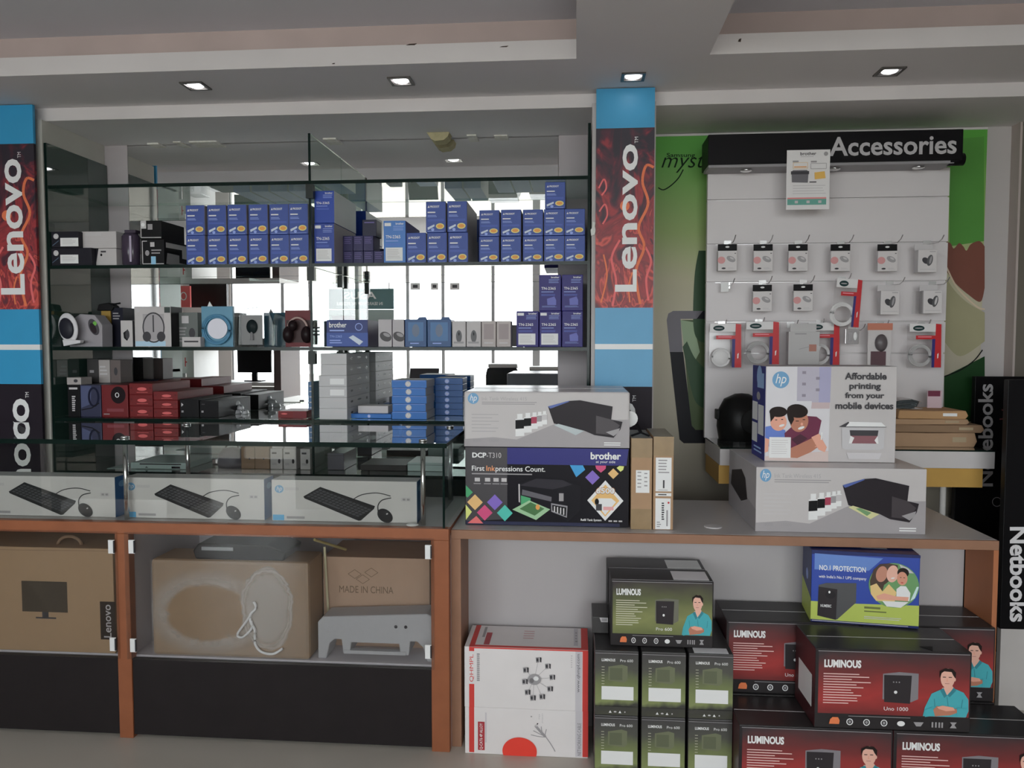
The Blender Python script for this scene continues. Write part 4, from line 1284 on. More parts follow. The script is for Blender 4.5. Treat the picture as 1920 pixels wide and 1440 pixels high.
# ---------------------------------------------------------------- Brother printer box
def hexpts(s, pts, ox, oy, k): return [(ox + x / k, oy + y / k) for x, y in pts]
K8 = lambda *p: [(840 + x / 3.84, 680 + y / 3.84) for x, y in p]
def px8(x, y): return 840 + x / 3.84, 680 + y / 3.84
DGR = M('dark_grey_panel_print', (62, 59, 62), .4)
GRN, TEAL, PURP, MAG, SAL, LIM, PEACH, SKY = [M(n, c, .45) for n, c in (('green_diamond', (58, 146, 96)), ('teal_diamond', (60, 170, 156)), ('purple_diamond', (112, 88, 170)), ('magenta_diamond', (188, 62, 110)),
    ('salmon_diamond', (208, 96, 96)), ('lime_diamond', (190, 196, 110)), ('peach_diamond', (222, 160, 100)), ('sky_diamond', (40, 140, 196)))]
def brother_art(a):
    a.rect = (872, 840, 1180, 983)
    a.on('printed_panel').poly(K8((125, 620), (430, 620), (430, 1120), (128, 1140)), DGR)
    a.poly(K8((430, 620), (1300, 620), (1285, 735), (430, 735)), M('navy_blue_band', (34, 34, 122), .4))
    a.poly(K8((128, 1136), (1240, 1136), (1240, 1160), (128, 1160)), M('navy_strip', (30, 34, 70), .4))
    a.on('lettering')
    def T(s, x0, y0, x1, y1, m, bold=0.0): a.t(s, *px8(x0, y0), *px8(x1, y1), m, bold)
    T('DCP', 175, 656, 278, 692, WHITE, .035); T('-T310', 280, 656, 386, 692, PALE, 0)
    a.on('slogan_lettering'); T('First', 172, 748, 264, 784, WHITE, .012); T('Ink', 278, 746, 343, 784, M('orange_lettering', (222, 132, 84), .5), .012); T('pressions Count.', 345, 748, 705, 796, WHITE, .012)
    a.lines(*px8(172, 800), *px8(610, 816), 1, GREY, 0, .5)
    a.on('tagline_lettering'); T('at your side', 1068, 700, 1206, 724, WHITE, 0)
    a.on('feature_symbol_print')
    for x in (193, 268, 330, 388):
        a.r(*px8(x, 832), *px8(x + 38, 858), PALE)
        a.r(*px8(x - 8, 870), *px8(x + 44, 876), GREY)
    a.on('system_lettering'); T('Refill Tank System', 962, 1106, 1110, 1126, WHITE, .02)
    a.on('colour_list_print')
    for x in (1160, 1196, 1232): a.r(*px8(x, 1114), *px8(x + 26, 1124), PALE)
    a.on('logo'); T('brother', 1030, 644, 1246, 694, WHITE, .03)
    a.on('diamond_pattern*'); a.poly(K8((128, 885), (180, 935), (140, 972), (128, 962)), GRN)
    a.on('diamond_pattern*'); a.dia(*px8(195, 1004), 15, 14.5, PEACH); a.on('diamond_pattern*'); a.poly(K8((126, 1020), (172, 1072), (128, 1130)), LIM); a.on('diamond_pattern*'); a.dia(*px8(266, 1076), 15, 14.5, MAG)
    a.on('diamond_pattern*'); a.poly(K8((205, 1100), (255, 1152), (140, 1152)), SAL); a.on('diamond_pattern*'); a.dia(*px8(340, 1002), 15, 14.5, PURP); a.on('diamond_pattern*'); a.dia(*px8(413, 1076), 15, 15, TEAL)
    a.on('diamond_pattern*'); a.poly(K8((882, 735), (975, 735), (992, 765), (928, 818)), SKY); a.on('diamond_pattern*'); a.dia(*px8(1044, 818), 13.5, 13, PURP); a.on('diamond_pattern*'); a.poly(K8((1064, 735), (1140, 735), (1138, 756), (1104, 784), (1070, 758)), MAG)
    a.on('diamond_pattern*'); a.dia(*px8(1192, 790), 10, 9.5, PEACH); a.on('diamond_pattern*'); a.poly(K8((1215, 750), (1235, 735), (1268, 738), (1262, 762), (1243, 776)), LIM)
    a.on('picture_print')
    B1, B2, B3 = M('printer_body_print', (34, 33, 38), .3), M('printer_top_print', (52, 50, 56), .35), M('printer_tray_print', (84, 82, 88), .35)
    a.poly(K8((505, 880), (560, 850), (660, 826), (820, 836), (962, 880), (955, 1050), (870, 1128), (745, 1060), (520, 1010)), B1)
    a.poly(K8((520, 880), (640, 832), (830, 838), (900, 870), (760, 905)), B2)
    a.poly(K8((540, 908), (752, 958), (750, 990), (536, 945)), B3)
    a.poly(K8((512, 870), (522, 872), (524, 1000), (514, 996)), PALE)
    a.poly(K8((530, 950), (600, 968), (600, 1010), (530, 1030)), GRN)
    a.poly(K8((468, 1050), (590, 984), (742, 1044), (640, 1120)), M('pale_green_photo', (132, 166, 130), .4))
    a.poly(K8((520, 1044), (600, 996), (700, 1040), (630, 1090)), M('leaf_green_photo', (62, 104, 60), .4))
    a.e(*px8(652, 1030), 4, 5, ORANGE, 14)
    a.poly(K8((748, 1000), (866, 1018), (862, 1100), (750, 1060)), M('ink_tank_frame_print', (120, 118, 122), .4))
    a.poly(K8((756, 1012), (858, 1028), (854, 1090), (758, 1052)), BLACK)
    for i in range(4):
        a.r(*px8(768 + i * 22, 1022 + i * 4), *px8(778 + i * 22, 1062 + i * 6), PALE)
    a.r(*px8(805, 930), *px8(838, 985), GREY)
    a.on('starburst_badge')
    a.dia(*px8(1136, 976), 33.5, 36.5, WHITE); a.dia(*px8(1136, 976), 26, 29, M('badge_orange', (214, 160, 96), .5))
    a.poly(K8((1060, 985), (1136, 1075), (1212, 985), (1180, 960), (1090, 960)), PAPER)
    a.e(*px8(1076, 985), 4, 6, BLACK, 12); a.r(*px8(1070, 1000), *px8(1112, 1046), INK); a.r(*px8(1122, 1018), *px8(1195, 1042), M('pink_bottle_print', (196, 140, 140), .5))
    a.on('badge_shade').t('6500', *px8(1066, 884), *px8(1206, 932), M('badge_brown', (150, 96, 52), .5), .06)
    a.on('badge_lettering').t('6500', *px8(1070, 888), *px8(1202, 928), WHITE, .03)
bro = carton('printer_carton', 'black and navy printer carton with coloured diamonds on the bench', 'box', 872, 1180, 839, 983, 2.66, .42, M('black_carton', (28, 26, 32), .4), zb=ZB, art=brother_art)

# ---------------------------------------------------------------- white ink tank printer boxes
def inktank_art(pale, paper):
    def f(a):
        a.rect = (870, 735, 1181, 840)
        LG = M('printed_grey_swoosh', (132, 128, 130), .5)
        a.on('printed_panel').poly(K8((115, 560), (330, 545), (500, 560), (760, 450), (900, 420), (1309, 408), (1309, 614), (115, 614)), LG)
        hp_logo(a, *px8(182, 262), 10.5)
        a.on('lettering')
        a.t('Ink Tank Wireless 415', *px8(245, 250), *px8(572, 276), M('pale_lettering', (140, 137, 139), .5), .0)
        a.lines(*px8(245, 286), *px8(650, 312), 2, GREY, .1, .45)
        a.lines(*px8(170, 376), *px8(370, 524), 6, PALE if not pale else M('pale_lettering', (140, 137, 139), .5), .3, .22)
        a.t('8000', *px8(180, 560), *px8(240, 580), GREY, .03); a.t('15000', *px8(300, 560), *px8(372, 580), GREY, .03)
        a.lines(*px8(1128, 574), *px8(1250, 604), 2, WHITE, .1, .5)
        a.on('picture_print')
        for i, (x, y, s, m) in enumerate(((522, 455, 1.0, BLACK), (580, 438, .88, BLACK), (628, 422, .74, M('magenta_cap', (150, 50, 74), .5)), (666, 410, .66, GREY), (700, 400, .6, PALE))):
            w, h = 32 * s, 82 * s
            a.poly(K8((x - w, y - h * .55), (x + w, y - h * .6), (x + w, y + h * .95), (x - w, y + h)), WHITE)
            a.poly(K8((x - w * .6, y - h * 1.0), (x + w * .6, y - h * 1.02), (x + w * .6, y - h * .6), (x - w * .6, y - h * .56)), PAPER)
            a.poly(K8((x - w, y - h * .45), (x + w, y - h * .5), (x + w, y + h * .28), (x - w, y + h * .34)), m)
        PK = M('ink_printer_print', (46, 42, 46), .35)
        a.poly(K8((725, 316), (870, 276), (955, 270), (1188, 314), (1178, 408), (1258, 424), (1244, 478), (1196, 540), (1060, 522), (985, 490), (768, 440)), PK)
        a.poly(K8((725, 316), (870, 276), (880, 280), (760, 326), (742, 332)), M('blue_edge_print', (70, 88, 150), .4))
        a.poly(K8((1070, 380), (1178, 408), (1240, 450), (1190, 520), (1070, 510)), M('ink_tank_dark_print', (62, 56, 60), .4))
        a.poly(K8((768, 452), (800, 442), (985, 492), (925, 524)), paper)
        if pale is False: a.poly(K8((820, 460), (850, 456), (930, 484), (900, 504)), M('photo_green', (96, 130, 90), .4))
        a.poly(K8((1140, 500), (1240, 470), (1230, 500), (1196, 528)), GREY)
        b = a.face_('left', (0, 0, 100, 100))
        b.on('flank_print')
        b.poly([(0, 42), (100, 66), (100, 100), (0, 100)], LG)
        b.poly([(12, 34), (50, 20), (64, 30), (72, 62), (50, 74), (8, 60)], PK)
    return f
WTOP = M('white_carton_lid', (172, 168, 168), .25)
b1_ = carton('printer_carton', 'white ink tank printer carton standing on the black and navy printer carton', 'box', 870, 1181, 735, 838, 2.655, .42, CARTW, zb=top_of(bro) + .0005, art=inktank_art(True, M('pale_photo', (150, 158, 160), .4)), bev=.006, top=WTOP)
MB().box(-b1_.dimensions.x / 2 + .01, b1_.dimensions.x / 2 - .01, .209, .211, b1_['h_'], b1_['h_'] + .0008, PALE).build('lid_seam', b1_)
tag(MB().lathe([(.027, 0), (.027, .003), (.001, .0035)], M('clear_round_label', (176, 176, 176), .3), 20, axis='Y').build('round_label', loc=(b1_.location.x + b1_.dimensions.x / 2 + .004, 2.70, top_of(b1_) - .095)),
    'round pale disc label poking out beside the upper white printer carton', 'label')
b2_ = carton('printer_carton', 'long white ink tank printer carton lying on the bench under the family picture box', 'box', 1417, 1737, 878, 986, 2.645, .46, CARTW, zb=ZB, art=inktank_art(False, M('photo_paper_print', (178, 176, 130), .4)), side=M('grey_flank_carton', (150, 146, 147), .5), top=WTOP)

# ---------------------------------------------------------------- family picture printer box
def K5(*p): return [(1390 + x / 4.235, 660 + y / 4.235) for x, y in p]
def q5(x, y): return 1390 + x / 4.235, 660 + y / 4.235
def family_art(a):
    a.rect = (1434, 686, 1681, 868)
    a.on('printed_panel').poly(K5((195, 115), (710, 115), (700, 878), (195, 870)), M('photo_backdrop_print', (176, 174, 178), .5))
    a.poly(K5((440, 115), (615, 115), (615, 450), (560, 450), (560, 390), (440, 390)), M('window_wall_print', (150, 146, 158), .5))
    a.poly(K5((615, 115), (710, 115), (706, 400), (615, 400)), M('lilac_wall_print', (138, 136, 162), .5))
    for i in range(5): a.r(*q5(480 + (i % 2) * 110, 150 + i * 46), *q5(510 + (i % 2) * 110, 172 + i * 46), M('shelf_item_print', (118, 112, 124), .5))
    a.poly(K5((560, 400), (704, 400), (702, 450), (556, 450)), M('sofa_print', (162, 146, 148), .5))
    a.poly(K5((190, 840), (700, 790), (700, 878), (190, 872)), M('table_print', (176, 160, 156), .5))
    hp_logo(a, *q5(308, 220), 16)
    a.on('picture_print')
    BLUE_, MAR = M('boy_shirt_print', (84, 108, 176), .5), M('maroon_shirt_print', (106, 34, 66), .5)
    a.poly(K5((190, 600), (240, 590), (350, 625), (370, 720), (330, 760), (190, 760)), BLUE_)
    a.poly(K5((190, 690), (225, 700), (215, 800), (188, 810)), SKIN)
    a.poly(K5((345, 650), (400, 600), (530, 510), (600, 515), (640, 545), (620, 650), (540, 730), (440, 760), (400, 790), (350, 700)), MAR)
    a.e(*q5(295, 560), 15.5, 17, SKIN, 24); a.e(*q5(292, 478), 17, 10, HAIR, 22); a.poly(K5((222, 470), (250, 450), (262, 520), (232, 560)), HAIR)
    a.e(*q5(322, 588), 5.5, 2.2, WHITE, 12, -.3); a.r(*q5(268, 540), *q5(284, 546), HAIR); a.r(*q5(316, 536), *q5(332, 542), HAIR)
    a.e(*q5(462, 555), 17, 20, SKIN2, 24, .2); a.e(*q5(445, 470), 20, 13, HAIR, 24, .1); a.poly(K5((356, 470), (400, 440), (420, 540), (396, 585), (372, 540)), HAIR)
    a.e(*q5(478, 606), 6.5, 2.6, WHITE, 12, -.35); a.r(*q5(432, 548), *q5(458, 554), HAIR); a.r(*q5(488, 536), *q5(508, 542), HAIR); a.e(*q5(482, 575), 2.4, 3, SKIN, 10)
    a.poly(K5((395, 770), (450, 745), (560, 690), (620, 650), (650, 690), (640, 740), (560, 800), (450, 850), (390, 846)), SKIN2)
    a.poly(K5((560, 680), (620, 650), (650, 700), (685, 760), (670, 800), (620, 780)), SKIN)
    for i in range(4): a.stroke(K5((590, 690 + i * 22), (640, 676 + i * 24)), 1.4, SKIN)
    a.poly(K5((636, 640), (650, 640), (646, 700), (634, 700)), PAPER)
    a.poly(K5((400, 700), (470, 655), (530, 690), (450, 745)), M('maroon_fold_print', (74, 26, 48), .5))
    a.on('sticker').r(*q5(222, 682), *q5(396, 850), WHITE); a.r(*q5(230, 690), *q5(388, 842), PAPER)
    a.on('sticker_print').lines(*q5(240, 706), *q5(376, 830), 7, PALE, .2, .2)
    a.on('lettering')
    for s, x0, y0, x1, y1 in (('Affordable', 816, 160, 1145, 216), ('printing', 853, 243, 1101, 306), ('from your', 820, 318, 1130, 378), ('mobile devices', 745, 396, 1203, 452)):
        a.t(s, *q5(x0, y0), *q5(x1, y1), INK, .03)
    a.on('printer_picture')
    a.poly(K5((800, 600), (1140, 600), (1136, 760), (1100, 776), (830, 776), (804, 760)), M('printer_white_print', (160, 158, 160), .5))
    a.poly(K5((780, 592), (852, 552), (1112, 556), (1152, 592)), PAPER); a.poly(K5((780, 592), (852, 552), (858, 560), (830, 592)), INK)
    a.stroke(K5((780, 593), (1152, 593)), 1.0, INK)
    a.poly(K5((862, 620), (1090, 620), (1084, 664), (868, 664)), INK); a.poly(K5((868, 664), (1084, 664), (1092, 726), (858, 726)), M('red_photo_print', (120, 78, 84), .5))
    a.poly(K5((868, 664), (900, 680), (880, 726), (858, 726)), PAPER); a.poly(K5((1084, 664), (1060, 700), (1078, 726), (1092, 726)), PAPER)
    a.poly(K5((840, 800), (1120, 800), (1100, 850), (860, 850)), M('faint_reflection_print', (166, 163, 165), .5))
    b = a.face_('left', (0, 0, 100, 100))
    b.on('flank_print')
    LBP = M('pale_blue_print', (132, 158, 196), .5)
    b.e(55, 12, 20, 12, LBP, 16); b.r(40, 8, 90, 24, LBP); b.e(50, 33, 14, 4.5, GREY, 14)
    b.r(4, 40, 45, 60, PAPER); b.r(50, 42, 92, 74, PAPER); b.r(4, 63, 45, 84, PAPER); b.lines(20, 88, 80, 96, 2, LBP)
fam = carton('printer_carton', 'white printer carton with a picture of two boys and large dark lettering', 'box', 1434, 1681, 687, 868, 2.77, .20, CARTW, zb=top_of(b2_) + .0005, art=family_art, side=M('royal_blue_flank', (28, 36, 132), .4), top=M('lid_grey', (120, 116, 118), .4), bev=.003)

# ---------------------------------------------------------------- slim laptop cartons on end
def slim(a):
    x0, y0, x1, y1 = a.rect
    TAPE = M('brown_packing_tape', (126, 104, 74), .3, scale=24, var=.2)
    a.on('tape').r(x0, y0, x1, y0 + 36, TAPE)
    a.on('sticker')
    if x0 < 1200:
        a.on('tape*').r(x0, y1 - 38, x1, y1, TAPE)
        a.on('sticker').r(1192, 881, 1218, 923, PAPER)
        a.on('sticker_print').lines(1195, 884, 1204, 918, 5, GREY, .3, .3); a.lines(1208, 886, 1215, 916, 4, GREY, .3, .3)
    else:
        a.r(1229, 858, 1259, 921, PAPER); a.on('sticker*').r(1229, 924, 1259, 930, PAPER); a.on('sticker*').r(1229, 934, 1258, 992, PAPER)
        a.on('sticker_print').lines(1234, 862, 1255, 890, 5, GREY, .3, .4); a.r(1243, 900, 1246, 915, INK); a.r(1234, 918, 1252, 919, GREY); a.on('sticker_print*').r(1234, 926, 1250, 928, INK)
        a.on('sticker_print*').lines(1241, 942, 1246, 976, 8, INK, .2, .6); a.lines(1232, 978, 1240, 990, 3, GREY); a.e(1254, 942, 2, 2, RED, 8); a.r(1250, 956, 1253, 986, GREY)
s1 = carton('laptop_carton', 'slim brown carton standing on end with tape, beside the printer cartons', 'box', 1183, 1223, 822, 991, 2.64, .26, KRAFT, zb=ZB, art=slim, top=M('taped_lid', (120, 112, 100), .35))
s2 = carton('laptop_carton', 'slim brown carton standing on end covered in white shipping labels', 'box', 1224.5, 1263, 819, 993, 2.64, .26, KRAFT, zb=ZB, art=slim, top=M('taped_lid', (120, 112, 100), .35))
MB().tube([(-.034, .05, s1['h_'] + .002), (0, .05, s1['h_'] + .014), (.03, .05, s1['h_'] + .002)], .004, BLACK, 6).tube([(0, .05, s1['h_'] + .014), (-.018, .08, s1['h_'] + .05), (-.03, .1, s1['h_'] + .075)], .006, BLACK, 6).build('carry_strap', s1)
# ================================================================ wall poster
def U2(px, py, Y): return U(px, py, Y)
YP = YM + .008
pxa, pxb = U(1227, 400, 3.2)[0] + .008, U(1846, 400, YP)[0]
poster = empty('wall_poster', ((pxa + pxb) / 2, YP, .6), 'large green wall poster with a black screen frame and a hand behind the accessories display', 'poster')
PH = 2.372 - .6
GP = grad('green_to_cream_print', [(0.0, (112, 106, 98)), (.12, (122, 116, 104)), (.5, (156, 150, 132)), (.62, (156, 152, 126)), (.74, (128, 148, 88)), (.96, (74, 144, 50))], noise=.03, nscale=2.0)
sheet = MB().box(-(pxb - pxa) / 2, (pxb - pxa) / 2, -.003, .001, 0, PH, GP).build('printed_sheet', poster)
MB().box(-(pxb - pxa) / 2, (pxb - pxa) / 2, -.006, 0, PH, PH + .01, TRIMM).build('white_edge', poster)
class PArt(Art):
    def p(s, x, y):
        X_, Z_ = U(x, y, YP - .003)
        return (X_ - (pxa + pxb) / 2, -.003 - s.k * s.STEP, Z_ - .6)
a = PArt(1, 1, 1)
DG, LG2 = M('deep_green_print', (22, 66, 26), .45), M('leaf_green_print', (66, 116, 44), .45)
a.on('picture_print')
a.poly([(1780, 262), (1845, 256), (1845, 452), (1780, 462)], M('bright_green_print', (70, 128, 50), .45))
# black screen frame with green picture
a.on('picture_print*')
a.poly([(1278, 600), (1335, 600), (1335, 806), (1296, 806)], M('dark_leaf_print', (58, 76, 34), .45))
a.poly([(1276, 600), (1300, 604), (1312, 660), (1296, 690), (1284, 660)], M('pale_mint_print', (120, 138, 110), .45))
a.poly(curve([(1310, 470), (1302, 520), (1300, 610), (1312, 640), (1340, 640)], 6) + [(1340, 470)], DG)
a.poly(curve([(1280, 650), (1296, 730), (1310, 760), (1340, 770)], 6) + [(1340, 690)] + curve([(1320, 690), (1302, 670), (1288, 640)], 6), DG)
a.on('screen_frame')
SCRN = M('printed_black_frame', (24, 24, 30), .4)
SCG = M('printed_grey_frame', (86, 82, 90), .4)
a.poly([(1250, 600), (1253, 588), (1262, 583), (1335, 583), (1335, 598), (1276, 598), (1280, 662), (1256, 662)], SCG)
a.poly([(1318, 583), (1335, 583), (1335, 598), (1306, 598)], SCRN)
a.poly([(1256, 660), (1281, 660), (1297, 798), (1304, 806), (1335, 806), (1335, 831), (1282, 831), (1274, 824)], SCRN)
a.on('printed_hand')
HAND = M('brown_hand_print', (112, 66, 54), .5)
a.poly(curve([(1770, 452), (1782, 456), (1788, 466), (1798, 456), (1806, 462), (1812, 470), (1820, 458), (1836, 452), (1846, 462)], 5) + curve([(1846, 540), (1838, 566), (1815, 552), (1790, 530), (1772, 505)], 5), HAND)
a.stroke(curve([(1774, 500), (1795, 540), (1830, 574), (1846, 580)], 6), 3, M('pale_fingernail_print', (176, 160, 140), .5))
a.on('printed_leaf*').poly([(1770, 706), (1846, 668), (1846, 790), (1770, 790)], DG)
a.on('printed_leaf*').poly(curve([(1770, 640), (1800, 668), (1846, 640)], 6) + curve([(1846, 586), (1812, 566), (1786, 540), (1770, 512)], 6), M('cream_print', (136, 132, 104), .5))
a.stroke(curve([(1770, 706), (1800, 694), (1826, 676), (1842, 656)], 8), 2.2, BLACK)
a.on('lettering')
DKG_ = M('dark_green_lettering', (22, 44, 22), .5)
a.t('Samsung', 1250, 287, 1303, 297, DKG_, .01)
a.t('myst', 1240, 292, 1322, 324, DKG_, -.006, shear=.35)
a.stroke(curve([(1281, 318), (1272, 334), (1258, 348), (1244, 356), (1234, 352)], 8), 2.2, DKG_)
a.finish(poster)

# ================================================================ table with accessories display
YT0, YT1, ZT = 3.225, 3.594, .972
TX0, TX1 = U(1350, 840, YT0)[0], U(1866, 850, YT0)[0]
tab = empty('display_table', (TX0, YT0, 0), 'white edged table with glass sheet and yellow apron behind the bench', 'table')
tw = TX1 - TX0
TE = M('white_table_edge', (168, 164, 164), .5)
YW = M('yellow_wood_apron', (172, 134, 62), .5, .3, scale=12, var=.1)
MB().box(0, tw, 0, YT1 - YT0, ZT - .075, ZT - .006, TE).build('table_top', tab, bev=.002)
MB().box(0, tw, -.001, YT1 - YT0, ZT - .0058, ZT, glass('table_glass', (.72, .76, .74)), front=GLASSE).build('glass_sheet', tab)
MB().box(.0, tw - .035, .02, .045, ZT - .155, ZT - .0755, YW).box(.0, .025, .045, YT1 - YT0 - .02, ZT - .155, ZT - .0755, YW).build('apron', tab)
for lx, ly in ((tw - .17, .06), (tw - .17, .32), (.16, .06), (.16, .32)):
    MB().lathe([(.012, 0), (.012, ZT - .156)], M('pale_metal_leg', (176, 174, 172), .35, .5), 12, o=(lx, ly, 0)).build('leg', tab, smooth=True)
# board
YBD = 3.56
BX0, BX1 = U(1325, 500, YBD)[0], U(1776, 500, YBD)[0]
BZ1 = U(1550, 318, YBD)[1]
board = empty('accessories_board', ((BX0 + BX1) / 2, YBD, ZT), 'white slotted display board under a black header, hung with mouse packs', 'display board')
bcx = (BX0 + BX1) / 2
bw = BX1 - BX0
BWH = M('white_display_board', (174, 170, 171), .45, .4, scale=2, var=.02)
SLOT = M('board_slot_shadow_gap', (112, 108, 110), .5)
pan = MB()
zs = sorted(U(1550, py, YBD)[1] - ZT for py in (372, 456, 528, 603, 662))
cuts = [0] + [v for z in zs for v in (z - .003, z + .003)] + [BZ1 - ZT]
for i in range(0, len(cuts), 2):
    pan.box(-bw / 2, bw / 2, 0, .03, cuts[i], cuts[i + 1], BWH)
pan.box(-bw / 2 + .001, bw / 2 - .001, .012, .029, .001, BZ1 - ZT - .001, BWH)
pan.build('slotted_panel', board)
for z in zs:
    MB().box(-bw / 2 + .04, bw / 2 - .06, .006, .011, z - .0025, z + .0005, M('aluminium_slot_rail', (176, 174, 174), .3, .5, .6)).build('slot_rail', board)
YH = 3.42
HX0, HX1 = U(1328, 280, YH)[0], U(1806, 280, YH)[0]
HZ0, HZ1 = U(1560, 304, YH)[1], U(1560, 247, YH)[1]
HDM = M('black_header', (24, 23, 25), .4)
hd = MB().box(HX0 - bcx, HX1 - bcx, YH - YBD, .03, HZ0 - ZT, min(HZ1, ZA - .02) - ZT, HDM).build('header', board, bev=.003)
MB().box(HX0 - bcx + .004, HX1 - bcx - .03, YH - YBD + .01, .0, HZ0 - ZT - .012, HZ0 - ZT - .0005, M('header_underside', (120, 118, 120), .5)).build('header_underside', board)
MB().lathe([(.026, 0), (.026, .06)], HDM, 20, axis='X', o=(HX1 - bcx - .045, YH - YBD + .03, HZ0 - ZT + .008)).build('header_end_tube', board, smooth=True)
for px in (1400, 1566, 1724):
    x = U(px, 310, YH + .05)[0] - bcx
    q = MB().lathe([(.024, 0), (.024, -.006), (.016, -.009), (.001, -.0095)], CHROME, 20, o=(x, YH - YBD + .06, HZ0 - ZT - .0125)).build('spotlight', board, smooth=True)
ha = Art(HX1 - HX0, .1, min(HZ1, ZA - .02) - HZ0, (1328, 247, 1806, 304))
ha.on('lettering').t('Accessories', 1558, 257, 1794, 293, M('white_header_lettering', (150, 148, 150), .5), .02)
for nm, mb in ha.parts.items():
    q = mb.build(nm, hd)
    q.location = ((HX0 + HX1) / 2 - bcx, YH - YBD, HZ0 - ZT)
# leaflet
YF = YH - .012
lx, lz0 = U(1514, 393, YF)
lf_w, lf_h = U(1555, 340, YF)[0] - U(1474, 340, YF)[0], U(1514, 281, YF)[1] - lz0
leaf = MB().prism([(-.002, 0), (.0, 0), (.004, lf_h * .5), (.002, lf_h), (.0, lf_h), (.002, lf_h * .5)], 'X', -lf_w / 2, lf_w / 2, M('leaflet_paper', (184, 182, 182), .5)).build('leaflet', loc=(lx, YF, lz0), rz=0)
tag(leaf, 'white printer leaflet hanging from the black header beside the white lettering', 'leaflet')
a = Art(lf_w, .01, lf_h, (1474, 281, 1555, 394))
a.k = 3
a.on('lettering').t('brother', 1499, 285, 1529, 291, INK, .02); a.e(1547, 289, 4, 4, GREY, 16); a.lines(1500, 293, 1528, 296, 1, PALE)
a.r(1485, 301, 1496, 304, GREY); a.r(1519, 302, 1530, 305, GREY); a.lines(1488, 312, 1511, 315, 1, ORANGE, 0, .6); a.lines(1486, 348, 1552, 368, 4, PALE, .3, .2)
a.on('picture_print')
a.poly([(1483, 322), (1486, 319), (1512, 319), (1515, 323), (1514, 343), (1484, 342)], M('grey_printer_print', (92, 90, 94), .5)); a.r(1482, 321, 1516, 327, INK); a.r(1517, 341, 1530, 343, INK)
a.stroke([(1486, 305), (1513, 305), (1513, 316), (1486, 316), (1486, 305)], .8, M('peach_line', (206, 170, 130), .5)); a.stroke([(1519, 307), (1548, 307), (1548, 317), (1519, 317), (1519, 307)], .8, GREY)
a.poly([(1526, 324), (1545, 322), (1547, 335), (1527, 337)], M('amber_badge', (206, 160, 70), .5))
a.r(1476, 371, 1549, 374, M('salmon_strip', (190, 120, 120), .5)); a.r(1476, 374, 1549, 385, M('teal_strip', (84, 140, 128), .5))
for x in (1490, 1512, 1534): a.r(x, 377, x + 6, 382, PALE)
a.finish(leaf)

# hooks and hanging packs
YK = 3.47
WIRE = M('bright_hook_wire', (170, 168, 168), .25, .5, .8)
def hook(px, py, reach=.14):
    x, z = U(px, py, YBD)
    mb = MB().box(x - bcx - .016, x - bcx + .016, -.003, -.0005, z - ZT - .022, z - ZT + .006, M('chrome_hook_plate', (200, 198, 198), .25, .5, .5))
    n = reach
    mb.tube([(x - bcx, -.003, z - ZT - .012), (x - bcx + .004, -n * .7, z - ZT - .014), (x - bcx + .006, -n * .9, z - ZT - .004), (x - bcx + .008, -n, z - ZT + .012)], .0022, WIRE, 8)
    mb.build('hook', board)
MP = M('mouse_pack_white', (172, 168, 168), .5)
gC = 'small mouse packs hanging on the display board'
mp0 = None
def mouse_pack(px, py, label):
    """py: photo height of the top of the dark header"""
    global mp0
    x, z = U(px, py, YK)
    hook(px, py - 4 if py < 500 else py - 6)
    if mp0 is None:
        h = z - U(px, py + 50, YK)[1]
        w = .082
        o = empty('mouse_pack', (x, YK, z - h), label, 'computer mouse', gC)
        MB().box(-w / 2, w / 2, .0, .002, h * .76, h, BLACK).build('hanger_card', o)
        MB().lathe([(.009, .0004), (.0088, .001)], WHITE, 16, o=(0, 0, h * .9), axis='Y', sy=.45).build('euro_hole', o)
        MB().box(-w / 2, w / 2, -.006, .022, 0, h * .75, MP, side=PALE).build('pack_body', o, bev=.0015)
        a = Art(w, .03, h, (0, 0, 100, 150))
        a.k = 56
        a.on('picture_print').e(18, 90, 20, 20, M('salmon_disc', (178, 126, 126), .5), 22); a.e(68, 84, 25, 15, GREY, 22, .5); a.e(72, 80, 12, 5, PALE, 14, .5)
        a.on('lettering').e(30, 136, 11, 5, INK, 14); a.r(86, 50, 94, 54, INK); a.lines(52, 132, 92, 144, 2, PALE)
        a.finish(o)
        mp0 = o
        o['h_'] = h
    else:
        dup(mp0, (x, YK, z - mp0['h_']), label, gC)
for i, px in enumerate((1364, 1431, 1496.5, 1576, 1664)):
    mouse_pack(px, 458, f'small mouse pack with black hanger card, {ORD[i]} along the upper row of hooks')
mouse_pack(1429.5, 534, 'small mouse pack with black hanger card, below the second pack of the upper row')
mouse_pack(1506, 533, 'small mouse pack with black hanger card, beside the open cable bag')
# empty hook with tag
hook(1362, 532)
x, z = U(1362, 546, YK)
tg = tag(MB().box(-.017, .017, 0, .002, 0, .042, WHITE).build('price_tag', loc=(x, YK + .04, z)), 'small blank white tag on the otherwise empty hook', 'tag')
MB().box(-.013, .013, -.0006, -.0002, .004, .037, PAPER).build('tag_face', tg)
